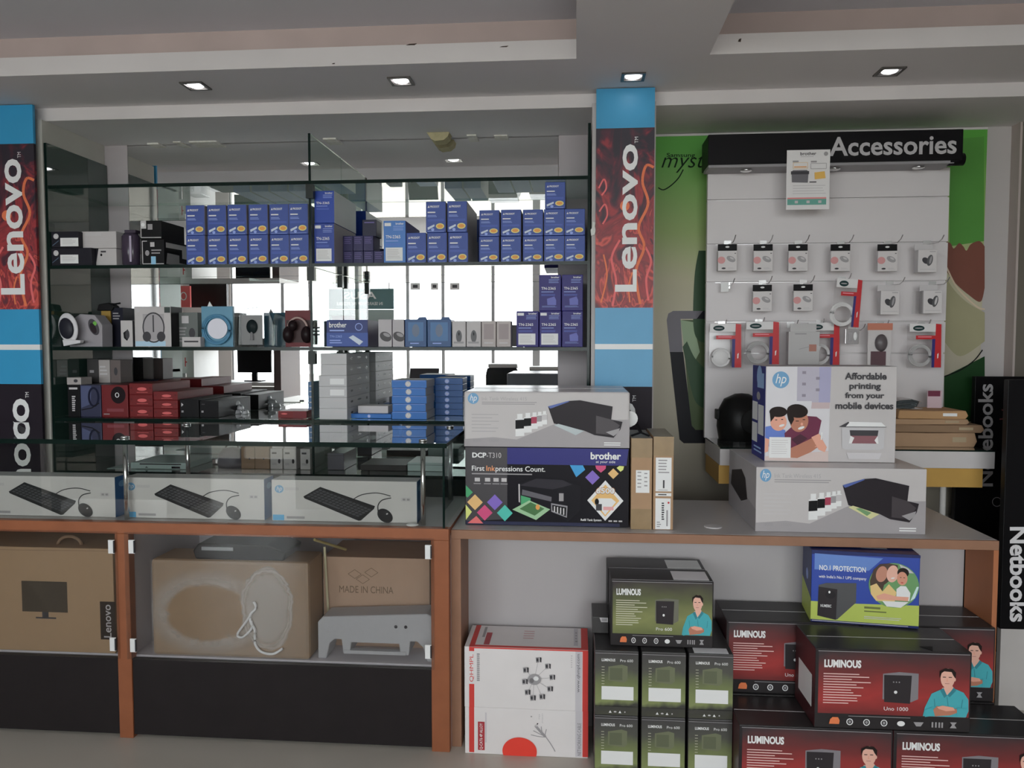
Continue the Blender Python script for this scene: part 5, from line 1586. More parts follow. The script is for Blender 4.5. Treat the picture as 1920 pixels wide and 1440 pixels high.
# white mouse packs of another make
gW2 = 'grey white mouse packs on the edge hooks'
def mouse_pack2(px, py, w, hpx, label, split=False):
    hook(px, py - 4)
    x, z = U(px, py, YK)
    h = z - U(px, py + hpx, YK)[1]
    o = empty('grey_mouse_pack', (x, YK, z - h), label, 'computer mouse', gW2)
    MB().box(-w / 2 - .008, w / 2 - .012, 0.01, .012, h * .8, h, PALE).build('hanger_card', o)
    MB().box(-w / 2, w / 2, -.01, .03, 0, h * .8, MP, side=PALE).build('pack_body', o, bev=.0015)
    if split: MB().box(-w / 2 - .028, -w / 2 - .001, .0, .04, .0, h * .78, FILM).build('blister', o)
    a = Art(w, .03, h, (0, 0, 100, 170))
    a.k = 90
    a.on('picture_print').e(40, 100, 16, 22, INK, 18, -.7); a.e(62, 98, 15, 34, M('slate_mouse_picture', (76, 76, 78), .4), 20, .2); a.e(66, 96, 6, 24, PALE if split else GREY, 14, .2)
    a.on('lettering').r(10, 150, 90, 154, PALE); a.lines(60, 44, 92, 52, 1, GREY)
    a.finish(o)
mouse_pack2(1738, 458, .078, 53, 'grey white mouse pack at the end of the upper row of hooks')
mouse_pack2(1668, 534, .078, 56, 'grey white mouse pack hanging below the fifth pack of the upper row')
mouse_pack2(1748, 534, .078, 54, 'grey white mouse pack with clear blister at the end of the middle row', True)
# cable bags with red ribbon print
gBg = 'cable bags with red printed cross'
BAGF = glass('cable_bag_film', (.965, .965, .965), .9, .15)
RIB, NVR = M('red_ribbon_print', (178, 26, 34), .35), M('blue_ribbon_print', (52, 46, 116), .4)
def cable_bag(x0, x1, y0, y1, label, cable, Y=YK - .01, coil=.045, tilt=0.0):
    hook((x0 + x1) / 2 - 8, y0 - 2, YBD - Y - .024)
    xa, za = U(x0, y1, Y)
    xb, zb_ = U(x1, y0, Y)
    w, h = xb - xa, zb_ - za
    o = empty('cable_bag', ((xa + xb) / 2, Y, za), label, 'cable', gBg)
    o.rotation_euler = (0, math.radians(tilt), 0)
    MB().prism([(-w / 2, .0), (w / 2, .0), (w / 2, h), (-w / 2, h)], 'Y', -.002, .020, BAGF).build('bag', o, bev=.004)
    MB().box(-w / 2 + .002, w / 2 - .025, -.0045, -.0025, h * .82, h, M('white_bag_card', (180, 178, 178), .4)).build('header_card', o)
    a = Art(w, .03, h, (0, 0, 100, 140))
    a.k = 44
    a.on('logo').e(28, 14, 17, 8.5, M('dark_green_oval', (30, 58, 58), .4), 22); a.e(28, 14, 12, 2, GREY, 12)
    a.on('ribbon_print')
    a.r(20, 37, 88, 49, RIB); a.r(68, 48, 80, 138, NVR); a.poly([(78, 0), (94, 2), (96, 138), (76, 138)], RIB); a.r(26, 40, 66, 43, M('pink_ribbon_gleam', (204, 120, 130), .4)); a.poly([(84, 96), (88, 92), (87, 108), (84, 110)], PAPER)
    a.finish(o)
    mb = MB()
    n = 4
    for k in range(n):
        r_ = coil * (1 - .08 * k)
        pts = [(-.02 + r_ * math.cos(t * .31416) + .002 * k, .008 + .0022 * k - .004, coil + .006 + r_ * math.sin(t * .31416)) for t in range(20)]
        mb.tube(pts, .0032, cable, 6, closed=True)
    if coil < .042:
        mb.ball((-.02, .008, coil + .006), (coil * .9, .008, coil * .85), cable, 14, 8)
    mb.build('coiled_cable', o, smooth=True)
    return o
WC, TC = M('white_cable', (182, 180, 180), .4), M('translucent_cable', (150, 148, 148), .3)
cable_bag(1329, 1393, 607, 690, 'cable bag with a tight white coil, first in the lowest row', WC, coil=.040)
cable_bag(1397, 1464, 603, 684, 'cable bag with a clear looped cable, second in the lowest row', TC, coil=.048)
cable_bag(1513, 1577, 605, 686, 'cable bag half hidden behind the white adapter box', WC, coil=.046, Y=YK + .03)
cable_bag(1560, 1613, 523, 614, 'cable bag hanging highest, in the middle row', WC, coil=.05, Y=YK - .03, tilt=4)
cable_bag(1702, 1768, 607, 690, 'cable bag with clear bundled cable at the end of the lowest row', TC, coil=.048)
# adapter box
hook(1482, 606, .095)
def adp(a):
    a.on('lettering').lines(1490, 625, 1512, 628, 1, GREY, 0, .8)
    a.on('picture_print').r(1517, 646, 1531, 659, M('copper_plug_print', (150, 104, 92), .5)); a.stroke([(1498, 655), (1518, 650)], 1, GREY); a.poly([(1532, 648), (1540, 650), (1536, 658)], PALE)
ab = carton('adapter_box', 'pale grey adapter box hanging in the lowest row between two cable bags', 'box', 1478, 1537, 622, 684, YK - .045, .04, M('pale_grey_carton', (152, 150, 150), .5), art=adp, top=PAPER, side=GREY)
MB().box(-.055, .055, .014, .016, ab['h_'], ab['h_'] + .035, M('pale_grey_carton', (152, 150, 150), .5)).build('hanger_card', ab)
# small pouch, blister mouse
hook(1597, 614)
x, z = U(1597, 645, YK)
pz = empty('silver_pouch', (x, YK, z), 'tiny silver pouch hanging under the highest cable bag', 'packaging')
MB().prism([(-.028, 0), (.03, .0), (.03, .066), (-.028, .066)], 'Y', 0, .008, M('silver_foil', (160, 158, 160), .15, .5, .6)).build('pouch', pz, bev=.002)
MB().box(-.016, .0, -.002, -.0005, .014, .05, GREY).ball((.014, -.001, .034), (.008, .003, .018), WHITE, 10, 6).build('pouch_print', pz)
hook(1650, 606, .078)
x, z = U(1648, 686, YK)
bm = empty('mouse_blister', (x, YK, z), 'blister card holding a dark mouse under an orange top in the lowest row', 'computer mouse')
bh = U(1648, 606, YK)[1] - z
MB().box(-.047, .05, .006, .009, 0, bh, M('blister_card_white', (164, 160, 160), .5)).build('backing_card', bm)
MB().box(-.05, .055, .003, .0055, bh * .84, bh, M('orange_brown_print', (168, 104, 84), .45)).build('printed_top', bm)
MB().lathe([(.024, 0), (.026, .012), (.018, .022), (.002, .025)], M('dark_grey_mouse', (84, 78, 80), .3), 18, axis='Y', sy=1.45, o=(.006, .006, bh * .54)).build('mouse', bm, smooth=True)
MB().box(-.034, .03, .0045, .0055, .002, bh * .34, M('plum_print', (84, 60, 66), .45)).build('printed_base', bm)

# things on the table
sp = empty('subwoofer', (U(1392, 780, 3.38)[0], 3.40, ZT), 'rounded black speaker standing on the table beside the family picture box', 'speaker')
SB = M('black_speaker_plastic', (24, 24, 24), .35, .4)
MB().lathe([(.085, 0), (.095, .01), (.105, .07), (.10, .14), (.075, .19), (.03, .212), (.002, .215)], SB, 28, sy=.9).build('speaker_body', sp, smooth=True)
MB().prism([(-.11, .10), (-.085, .10), (-.085, .145), (-.11, .145)], 'Y', -.02, .03, SB).build('bracket', sp, bev=.004)
MB().lathe([(.052, 0), (.05, .006), (.001, .007)], M('speaker_mesh', (36, 36, 36), .7, scale=120, var=.3), 24, axis='Y', o=(.03, -.095, .10)).build('speaker_cone', sp, smooth=True)
MB().lathe([(.1, 0), (.1, .012)], SB, 24, sy=.9).build('base', sp)
rr = random.Random(11)
gS = 'flat brown packets piled on the table'
zz = ZT
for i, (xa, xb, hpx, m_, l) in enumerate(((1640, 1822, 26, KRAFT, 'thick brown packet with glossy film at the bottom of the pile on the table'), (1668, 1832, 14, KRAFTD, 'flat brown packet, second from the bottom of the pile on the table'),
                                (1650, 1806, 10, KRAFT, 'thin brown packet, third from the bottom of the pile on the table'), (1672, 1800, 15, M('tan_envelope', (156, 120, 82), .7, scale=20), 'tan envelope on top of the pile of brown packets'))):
    x0_, x1_ = U(xa, 810, 3.36)[0], U(xb, 810, 3.36)[0]
    w, h = x1_ - x0_, hpx / FPX * 3.36
    mb = MB().prism([(-w / 2, .002), (-w / 2 + .01, 0), (w / 2 - .012, 0), (w / 2, h * .4), (w / 2 - .01, h), (0, h * .96), (-w / 2 + .006, h)], 'Y', 0, .20, m_)
    o = mb.build('brown_packet', loc=((x0_ + x1_) / 2, 3.31 - .004 * i, zz), bev=.003, rz=math.radians((1, -1.5, 2, -2)[i]))
    tag(o, l, 'packet', gS)
    MB().box(w / 2 - .10, w / 2 - .045, .0 - .002, .0, h * .35, h * .7, (PAPER if i == 3 else M('glossy_tape', (150, 134, 110), .12))).build('tape', o)
    zz += h + .0005
cbg = empty('cable_packet', (U(1704, 765, 3.36)[0], 3.36, zz), 'clear packet of dark cables lying on the tan envelope', 'cable')
MB().prism([(-.06, 0), (.06, 0), (.055, .03), (.0, .045), (-.05, .03)], 'Y', 0, .1, BAGF).build('bag', cbg, bev=.004)
for k in range(3):
    MB().tube([(-.05 + .01 * k + .045 * (1 + math.cos(t * .5)), .02 + .015 * k + .01 * math.sin(t), .012 + .006 * k + .008 * math.sin(t * .5)) for t in range(12)], .005, M('slate_cable', (70, 76, 78), .4), 6).build('cable_loop', cbg, smooth=True)
x, z = U(1754, 768, 3.42)
cc = tag(MB().box(-.03, .03, 0, .004, 0, .075, M('pale_pink_card', (170, 150, 156), .5)).build('small_card', loc=(x, 3.43, zz)), 'small pink card with a wine red top standing behind the cable packet', 'card')
MB().box(-.028, .022, -.0012, -.0004, .05, .074, M('wine_band', (110, 44, 66), .5)).build('printed_band', cc)

# ================================================================ black sign boards by the side wall
SGN = M('black_sign_board', (20, 19, 21), .35, .4)
Y1 = 3.600
xa, xb = U(1826, 800, Y1)[0], 2.065
zt = U(1860, 706, Y1)[1]
n1 = empty('sign_board', ((xa + xb) / 2, Y1, 0), 'black board with white upward lettering standing behind the table end', 'sign')
xl = U(1791, 900, Y1)[0]
MB().prism([(xl - (xa + xb) / 2, 0), ((xb - xa) / 2, 0), ((xb - xa) / 2, zt), (-(xb - xa) / 2, zt), (-(xb - xa) / 2, zt * .78), (xl - (xa + xb) / 2, zt * .66)], 'Y', 0, .03, SGN).build('board', n1, bev=.002)
class WArt(Art):
    """printing on an upright plane, given directly in photo points at depth s.d"""
    def p(s, x, y):
        X_, Z_ = U(x, y, s.d)
        return (X_ - s.w, -s.k * .0003, Z_ - s.h)
a = WArt((xa + xb) / 2, Y1, 0)
a.on('lettering').t('Notebooks', 1834, 720, 1862, 912, M('sign_lettering', (150, 148, 150), .5), .02, up=True)
a.on('emblem').stroke(curve([(1878, 768), (1888, 774), (1884, 784), (1874, 786)], 6), 2.5, M('dull_red_emblem', (96, 50, 54), .5)); a.ring(1869, 941, 9, 9, 1.2, GREY, 20)
a.finish(n1)
Y2 = 3.02
xa, xb = U(1881, 1000, Y2)[0], 2.10
zb2, zt2 = U(1900, 1180, Y2)[1], U(1900, 712, Y2)[1]
n2 = empty('sign_board', ((xa + xb) / 2, Y2, zb2), 'black board with large white downward lettering fixed beside the bench end', 'sign')
MB().box(-(xb - xa) / 2, (xb - xa) / 2 + .01, 0, .03, 0, zt2 - zb2, SGN).build('board', n2, bev=.002)
MB().box(-(xb - xa) / 2 + .006, (xb - xa) / 2 + .01, 0.004, .03, -zb2, -.0005, M('pale_partition_foot', (158, 154, 152), .6)).build('lower_panel', n2)
a = WArt((xa + xb) / 2, Y2, zb2)
a.on('lettering').t('Netbooks', 1893, 988, 1926, 1166, M('sign_lettering_bright', (186, 184, 186), .5), .03, down=True)
a.finish(n2)
# ================================================================ cartons on the floor
CYAN = M('teal_shirt_print', (54, 150, 160), .5)
CYAND = M('teal_shirt_fold_print', (40, 116, 128), .5)
FACE = M('printed_face', (196, 150, 134), .5)
def man(a, x0, y0, x1, y1):
    """half-length man in a teal shirt with folded arms, as printed on the cartons"""
    f = lambda u, v: (x0 + u * (x1 - x0), y0 + v * (y1 - y0))
    P_ = lambda *q: [f(*t) for t in q]
    W, Hh = x1 - x0, y1 - y0
    a.on('printed_man')
    a.poly(P_((.40, .40), (.62, .34), (.70, .44), (.52, .56)), FACE)
    a.poly(P_((.0, .98), (.04, .80), (.18, .52), (.36, .44), (.52, .54), (.66, .40), (.88, .48), (.99, .62), (1.0, .85), (.94, .98)), CYAN)
    a.poly(P_((.36, .44), (.44, .40), (.52, .55), (.46, .60)), CYAND); a.poly(P_((.66, .38), (.72, .44), (.58, .58), (.53, .55)), CYAND)
    a.stroke(P_((.24, .62), (.26, .78)), W * .015, CYAND); a.stroke(P_((.52, .58), (.55, .76)), W * .015, CYAND); a.stroke(P_((.86, .62), (.84, .80)), W * .015, CYAND)
    a.e(*f(.52, .20), W * .155, Hh * .20, FACE, 24)
    a.e(*f(.675, .22), W * .025, Hh * .04, FACE, 12)
    a.poly(P_((.34, .20), (.34, .06), (.46, .0), (.62, .01), (.70, .08), (.69, .20), (.64, .14), (.60, .07), (.44, .06), (.38, .10)), HAIR)
    a.r(*f(.41, .17), *f(.48, .185), HAIR); a.r(*f(.54, .17), *f(.61, .185), HAIR); a.r(*f(.46, .30), *f(.56, .31), M('printed_lips', (150, 90, 86), .5)); a.poly(P_((.50, .18), (.53, .26), (.49, .265)), SKIN)
    a.poly(P_((.22, .84), (.30, .76), (.62, .84), (.72, .80), (.76, .88), (.60, .94), (.26, .97)), SKIN2)
    a.poly(P_((.30, .78), (.42, .75), (.66, .78), (.70, .84), (.50, .86), (.34, .82)), SKIN)
    a.poly(P_((.02, .86), (.20, .78), (.26, .96), (.04, .99)), CYAN); a.poly(P_((.74, .78), (.97, .80), (.95, .96), (.74, .95)), CYAN)
def lum_art(body, text, red):
    def g(a):
        a.rect = (0, 0, 277, 150)
        RP = grad('red_glow_print' if red else 'olive_glow_print',
                  [(0, (112, 40, 40) if red else (92, 98, 58)), (.3, (150, 44, 42) if red else (112, 116, 70)), (.62, (112, 44, 44) if red else (84, 88, 56)), (1.0, (56, 48, 50))], noise=.18, nscale=3.2)
        a.on('printed_panel').r(6, 5, 274, 122, RP)
        a.k += 1
        a.on('lettering').t('LUMINOUS', 16, 20, 82, 35, WHITE, .045)
        a.on('feature_list').lines(15, 46, 104, 106, 12, M('pale_rose_print', (196, 160, 156), .5) if red else M('pale_olive_print', (170, 168, 150), .5), .55, .34)
        a.on('model_lettering').t(text, 124, 106, 167, 113, WHITE, 0)
        a.on('picture_print')
        a.poly([(121, 44), (150, 40), (184, 42), (184, 90), (172, 96), (121, 92)], M('grey_glow_print', (106, 102, 106), .5) if red else M('olive_grey_glow', (92, 92, 80), .5))
        a.poly([(123, 46), (172, 46), (170, 99), (124, 97)], M('ups_picture', (52, 48, 50), .4))
        a.e(144, 78, 3, 3, WHITE, 12); 
        for i in range(3): a.e(140 + i * 5, 59, 1.3, 1.3, GREY, 8)
        man(a, 193, 30, 273, 123)
        a.on('symbol_print')
        a.poly([(28, 132), (32, 128), (42, 128), (45, 134), (44, 141), (26, 141)], M('orange_symbol', (206, 108, 58), .5))
        for x in (63, 93, 124): a.ring(x, 136, 6, 6.4, 1.7, PAPER, 18); a.e(x, 136, 2.5, 3, GREY, 8)
        a.e(154, 136, 7, 5, PAPER, 16); a.poly([(176, 132), (194, 132), (189, 140), (181, 140)], GREY)
        for x in (208, 214, 220, 225): a.r(x, 131, x + 3, 141, GREY)
        a.poly([(240, 130), (252, 130), (248, 135), (252, 141), (240, 141), (244, 135)], GREY)
        a.on('silver_line').r(60, 124, 170, 125, GREY); a.r(4, 2.5, 272, 3.6, GREY)
    return g
LD = M('charcoal_glossy_carton', (47, 44, 45), .3, .5)
LT = M('charcoal_glossy_lid', (50, 48, 49), .28, .5)
LW, LH = .452, .243
gL1 = 'red and charcoal power backup cartons'
la = lum_art(LD, 'Uno 1000', True)
def lumbox(name, pxl, Y, zb, d, label, src=None, rz=0.0):
    x = U(pxl, 1280, Y)[0] + LW / 2
    if src: return dup(src, (x, Y, zb), label, gL1, rz)
    o = MB().box(-LW / 2, LW / 2, 0, d, 0, LH, LD, top=LT, side=M('dark_red_flank', (74, 34, 38), .35)).build(name, loc=(x, Y, zb), bev=.003, rz=rz)
    tag(o, label, 'box', gL1)
    a = Art(LW, d, LH)
    la(a)
    a.finish(o)
    MB().box(-LW / 2 + .004, LW / 2 - .004, d * .5 - .0015, d * .5 + .0015, LH, LH + .0007, M('glossy_flap_edge', (150, 148, 148), .2)).build('flap_edge', o)
    o['h_'] = LH
    return o
f1 = lumbox('power_backup_carton', 1383, 2.33, 0, .20, 'red and charcoal power backup carton on the floor beside the small olive cartons')
f2 = lumbox('power_backup_carton', 1670, 2.33, 0, .20, 'red and charcoal power backup carton on the floor, second in the bottom row', f1)
lumbox('power_backup_carton', 1363, 2.54, 0, .19, 'red and charcoal power backup carton hidden behind the bottom row, nearer the olive cartons')
q = [o for o in bpy.data.objects if o.name.startswith('power_backup_carton')][-1]
q.location.x = .4995 + LW / 2
lumbox('power_backup_carton', 1632, 2.54, 0, .19, 'red and charcoal power backup carton hidden behind the bottom row, nearer the side wall', q)
q2 = [o for o in bpy.data.objects if o.name.startswith('power_backup_carton') and o.parent is None][-1]
q2.location.x = .9530 + LW * .44
q2.scale.x = .875
f3 = lumbox('power_backup_carton', 1527, 2.335, LH + .0014, .20, 'red and charcoal power backup carton in front, straddling the two bottom cartons', f1, math.radians(.6))
MB().box(-.0006, -.0001, .03, .16, .05, .15, PAPER).build('side_label', f3, loc=(-LW / 2 - .0002, 0, 0))
MB().prism([(.06, .085), (.10, .088), (.085, .055)], 'Z', LH + .0003, LH + .0012, BLACK).build('torn_flap', f3, loc=(.03, -.05, 0))
f4 = lumbox('power_backup_carton', 1363, 2.54, LH + .0014, .20, 'red and charcoal power backup carton at the back with only its lettered half showing', f1)
f5 = lumbox('power_backup_carton', 1621, 2.54, LH + .0014, .20, 'red and charcoal power backup carton at the back with only the teal shirt showing', f1)
for o, xa, xb in ((f4, .4995, .9289), (f5, .9305, 1.3500)):
    o.location = ((xa + xb) / 2, 2.548, o.location.z)
    o.scale.x = (xb - xa) / LW
f3.location.y = 2.332
f1.location.x = .4995 + LW / 2
f2.location.x = .9530 + LW / 2

# blue and lime box
def num_art(a):
    K = lambda *p: [(1480 + x / 7.385, 1000 + y / 7.385) for x, y in p]
    # flat drawing space: 1440 x 900 units
    a.rect = (300, 180, 1720, 1070)
    LIME = M('lime_panel', (158, 172, 72), .45)
    a.on('printed_panel').poly([(300, 815), (880, 815), (1720, 790), (1720, 1040), (300, 1040)], LIME)
    a.poly([(300, 180), (1720, 180), (1720, 215), (300, 230)], M('dark_blue_edge', (22, 36, 100), .45)); a.r(300, 1040, 1720, 1070, M('dark_blue_edge', (22, 36, 100), .45))
    a.poly([(340, 220), (1240, 240), (1060, 400), (340, 420)], M('sky_glow_print', (84, 116, 178), .45))
    a.on('lettering').t('NO.1 PROTECTION', 405, 360, 1020, 425, WHITE, .02)
    a.t("with India's No.1 UPS company", 400, 482, 1030, 530, WHITE, .01)
    a.lines(1010, 840, 1220, 872, 1, M('olive_ink', (92, 100, 50), .5), 0, .8); a.lines(1010, 890, 1300, 920, 1, M('olive_ink', (92, 100, 50), .5), .2, .5); a.lines(1010, 960, 1540, 1000, 2, PALE, .3, .4); a.lines(320, 1048, 1700, 1064, 1, PALE, .1, .5)
    a.on('picture_print')
    a.poly([(400, 610), (500, 580), (900, 560), (900, 800), (660, 1020), (630, 1030), (390, 990)], M('ups_picture_grey', (70, 70, 72), .4))
    a.poly([(400, 630), (650, 650), (640, 1026), (390, 990)], M('ups_picture', (52, 48, 50), .4))
    a.e(545, 690, 16, 18, WHITE, 14); a.e(560, 720, 70, 50, M('ups_dial_print', (44, 42, 44), .4), 20); a.e(545, 690, 14, 16, WHITE, 14)
    a.t('NUMERIC', 430, 845, 575, 880, PAPER, .02)
    a.on('family_picture')
    a.e(1385, 560, 325, 272, M('picture_meadow', (90, 132, 84), .5), 40); a.poly([(1450, 300), (1560, 340), (1640, 400), (1500, 400)], PALE)
    a.poly([(1600, 740), (1680, 560), (1706, 560), (1660, 700)], M('pale_sky_print', (170, 190, 196), .5))
    a.poly([(1075, 520), (1120, 380), (1200, 310), (1320, 295), (1430, 310), (1440, 420), (1260, 560), (1240, 640), (1080, 580)], M('brown_hair_print', (72, 54, 44), .5))
    a.e(1225, 430, 72, 100, M('girl_face_print', (168, 116, 96), .5), 22, .3); a.e(1365, 420, 75, 105, FACE, 24, .2); a.e(1370, 472, 26, 8, WHITE, 12, -.2)
    a.e(1500, 400, 75, 60, HAIR, 20); a.e(1490, 470, 68, 82, M('boy_face_print', (184, 126, 104), .5), 22)
    a.r(1460, 455, 1480, 462, HAIR); a.r(1505, 455, 1525, 462, HAIR); a.e(1490, 520, 18, 6, RED, 10)
    a.poly([(1080, 580), (1160, 545), (1240, 640), (1320, 545), (1420, 640), (1400, 760), (1160, 760), (1090, 680)], M('yellow_top_print', (204, 168, 110), .5))
    a.poly([(1420, 600), (1470, 560), (1540, 560), (1600, 640), (1590, 740), (1420, 720)], PAPER)
    a.poly([(1160, 700), (1260, 660), (1420, 690), (1580, 690), (1570, 740), (1300, 740), (1180, 740)], SKIN); a.poly([(1240, 755), (1580, 750), (1480, 825), (1300, 820)], PAPER)
    b = a.face_('left', (0, 0, 100, 100))
    b.on('flank_print').poly([(0, 55), (100, 68), (100, 100), (0, 100)], LIME)
    b.e(55, 42, 12, 8, LB, 14)
nb = carton('power_backup_box', 'blue and lime power backup box with a round family picture', 'box', 1519, 1714, 1027, 1157, 2.56, .17, M('royal_blue_box', (40, 68, 160), .4), zb=LH * 2 + .003, art=num_art, rz=math.radians(-7),
            h=.238, top=M('dark_blue_lid', (24, 40, 100), .3), side=M('dark_blue_flank', (28, 48, 108), .4), bev=.003)
nb.location.y = 2.535
MB().box(.0, .08, .06, .10, nb['h_'], nb['h_'] + .0006, GREY).build('packing_tape', nb)

# ---------------------------------------------------------------- olive end cartons
OLV = grad('olive_end_print', [(0.0, (64, 64, 54)), (.15, (58, 57, 54)), (.24, (112, 120, 76)), (.5, (96, 104, 66)), (.75, (72, 72, 66)), (1.0, (64, 62, 62))], noise=.10, nscale=3)
gO = 'small olive power backup cartons'
EW, EH = .1385, .2115
def end_art(a):
    a.rect = (905, 735, 1178, 1150)
    a.on('printed_panel').r(908, 760, 1176, 1146, OLV)
    a.on('lettering').t('LUMINOUS', 948, 786, 1033, 804, WHITE, .03); a.t('Pro 600', 1064, 788, 1144, 805, PAPER, .0)
    a.on('picture_print').poly([(990, 838), (1075, 822), (1110, 832), (1110, 920), (1090, 936), (990, 926)], M('dim_ups_picture', (94, 98, 76), .5)); a.r(1000, 845, 1078, 922, M('dim_ups_front', (84, 88, 68), .5))
    for i in range(7): a.r(948, 838 + i * 18, 966, 841 + i * 18, M('pale_olive_print', (170, 168, 150), .5))
    a.on('sticker').r(948, 962, 1148, 1048, M('blank_sticker', (210, 210, 208), .5))
    a.on('symbol_print')
    for i, x in enumerate((1003, 1034, 1064, 1095)):
        a.poly([(x - 9, 1132), (x, 1116), (x + 9, 1132)], PAPER) if i % 2 == 0 else a.e(x, 1124, 9 if i == 1 else 4, 5, PALE, 10)
    a.on('silver_line').r(908, 750, 1176, 753, GREY); a.r(906, 1088, 1178, 1090, M('black_seam', (30, 29, 30), .4))
e0 = None
for rn, zb in (('bottom', 0), ('upper', EH + .0005)):
    for i, px in enumerate((1115, 1203, 1291)):
        lab = f'small olive power backup carton with blank white sticker, {ORD[i]} in the {rn} row of three'
        Y = 2.42
        x = U(px, 1290, Y)[0] + EW / 2
        if e0 is None:
            e0 = MB().box(-EW / 2, EW / 2, 0, .32, 0, EH, M('charcoal_carton_matt', (60, 58, 58), .35), top=LT).build('end_carton', loc=(x, Y, zb), bev=.0025)
            tag(e0, lab, 'box', gO)
            a = Art(EW, .32, EH)
            end_art(a)
            a.finish(e0)
            e0['h_'] = EH
            o = e0
        else:
            o = dup(e0, (x, Y, zb), lab, gO)
        if rn == 'upper' and i == 2:
            MB().box(-.052, .055, .004, .045, EH + .0002, EH + .0008, M('lilac_label', (188, 186, 206), .5)).build('top_label', o)
ZO = 2 * EH + .002
ga = lum_art(LD, 'Pro 600', False)
xg = U(1240.5, 1150, 2.46)[0]
gw, gh = U(1337, 1150, 2.46)[0] - U(1144, 1150, 2.46)[0], .217
for k, (Y, d, dx, lab) in enumerate(((2.46, .125, 0, 'olive and charcoal power backup carton lying on the small cartons with the teal shirt picture'), (2.588, .13, -.004, 'olive and charcoal power backup carton behind the one with the teal shirt picture'))):
    o = MB().box(-gw / 2, gw / 2, 0, d, 0, gh, LD, top=LT, side=BLACK).build('power_backup_carton', loc=(xg + dx, Y, ZO), bev=.0025)
    tag(o, lab, 'box')
    if k == 0:
        a = Art(gw, d, gh); ga(a)
        a.finish(o)
    MB().box(gw / 2 - .125, gw / 2 - .012, .012, d - .02, gh + .0002, gh + .0008, M('lilac_label', (188, 186, 206), .5) if k == 0 else PAPER).build('top_label', o)
    MB().box(-gw / 2 + .004, gw / 2 - .004, .0, .0016, gh + .0002, gh + .0009, GREY).build('flap_edge', o)
sb = carton('charcoal_carton', 'small charcoal carton with a grey label beside the lying olive carton', 'box', 1110, 1141, 1157, 1224, 2.56, .14, M('charcoal_carton_matt', (60, 58, 58), .35), zb=ZO, art=lambda a: (a.on('sticker').poly([(1124, 1160), (1140, 1160), (1140, 1178), (1127, 1178)], PALE), a.on('sticker_print').r(1128, 1163, 1138, 1174, GREY)))

# ---------------------------------------------------------------- white and red cable cartons
QW = M('white_cable_carton', (184, 180, 180), .45)
QR = M('carton_red', (190, 50, 44), .45)
def q7(x, y): return 860 + x / 5.142, 1160 + y / 5.142
def bands(a, y0, y1):
    a.on('red_band*').r(*q7(100, y0), *q7(150, y1), QR); a.on('red_band*').r(*q7(1196, y0), *q7(1250, y1), QR)
    a.on('grey_band').r(*q7(1128, y0), *q7(1190, y1), M('light_grey_band', (164, 160, 164), .5))
def qtop(a):
    bands(a, 290, 868)
    a.on('red_band*').r(*q7(100, 290), *q7(1250, 302), QR)
    a.on('white_gap').r(*q7(96, 330), *q7(156, 645), QW)
    a.on('lettering').t('QHMPL', *q7(104, 360), *q7(148, 625), QR, .0, up=True)
    a.lines(*q7(176, 350), *q7(204, 620), 14, GREY, .1, .7)
    a.t('www.qhmpl.com', *q7(1140, 325), *q7(1176, 690), M('grey_lettering', (96, 94, 98), .5), .01, up=True); a.lines(*q7(1085, 340), *q7(1102, 466), 6, PALE)
    a.on('picture_print')
    cx, cy = q7(735, 576)
    for i in range(9):
        t = -1.35 + i * .62
        rx, ry = (170 if math.cos(t) > 0 else 95) / 5.142, 185 / 5.142
        x, y = cx + rx * math.cos(t), cy + ry * math.sin(t)
        a.stroke([(cx, cy), (x, y)], .5, GREY)
        a.poly([(x - 5, y - 5), (x + 1.5, y - 6), (x + 2, y + 4), (x - 4, y + 5)], GREY); a.r(x - 3.6, y - 3.6, x + .2, y + 2.4, INK); a.poly([(x + 2.6, y - 6), (x + 6, y - 5), (x + 5.6, y + 4), (x + 3, y + 3)], INK)
    a.e(cx, cy, 12.5, 10, GREY, 26); a.e(cx + 3, cy - 2, 5, 4.2, WHITE, 16); a.e(cx - 5, cy + 2, 4.2, 4.6, M('globe_grey', (96, 94, 96), .4), 14)
    b = a.face_('top', (870, 1170, 1103, 1216))
    b.on('lid_print')
    b.r(879, 1170, 889, 1216, QR); b.r(1090, 1170, 1103, 1216, QR); b.r(879, 1212, 1103, 1216, QR)
    b.r(1076, 1172, 1084, 1208, M('light_grey_band', (164, 160, 164), .5)); b.r(898, 1174, 903, 1196, GREY); b.r(905, 1186, 916, 1211, M('wine_label', (156, 60, 66), .5)); b.lines(978, 1180, 1000, 1200, 4, M('rose_line', (176, 140, 142), .5), .1, .3); b.lines(1079, 1180, 1083, 1204, 4, GREY)
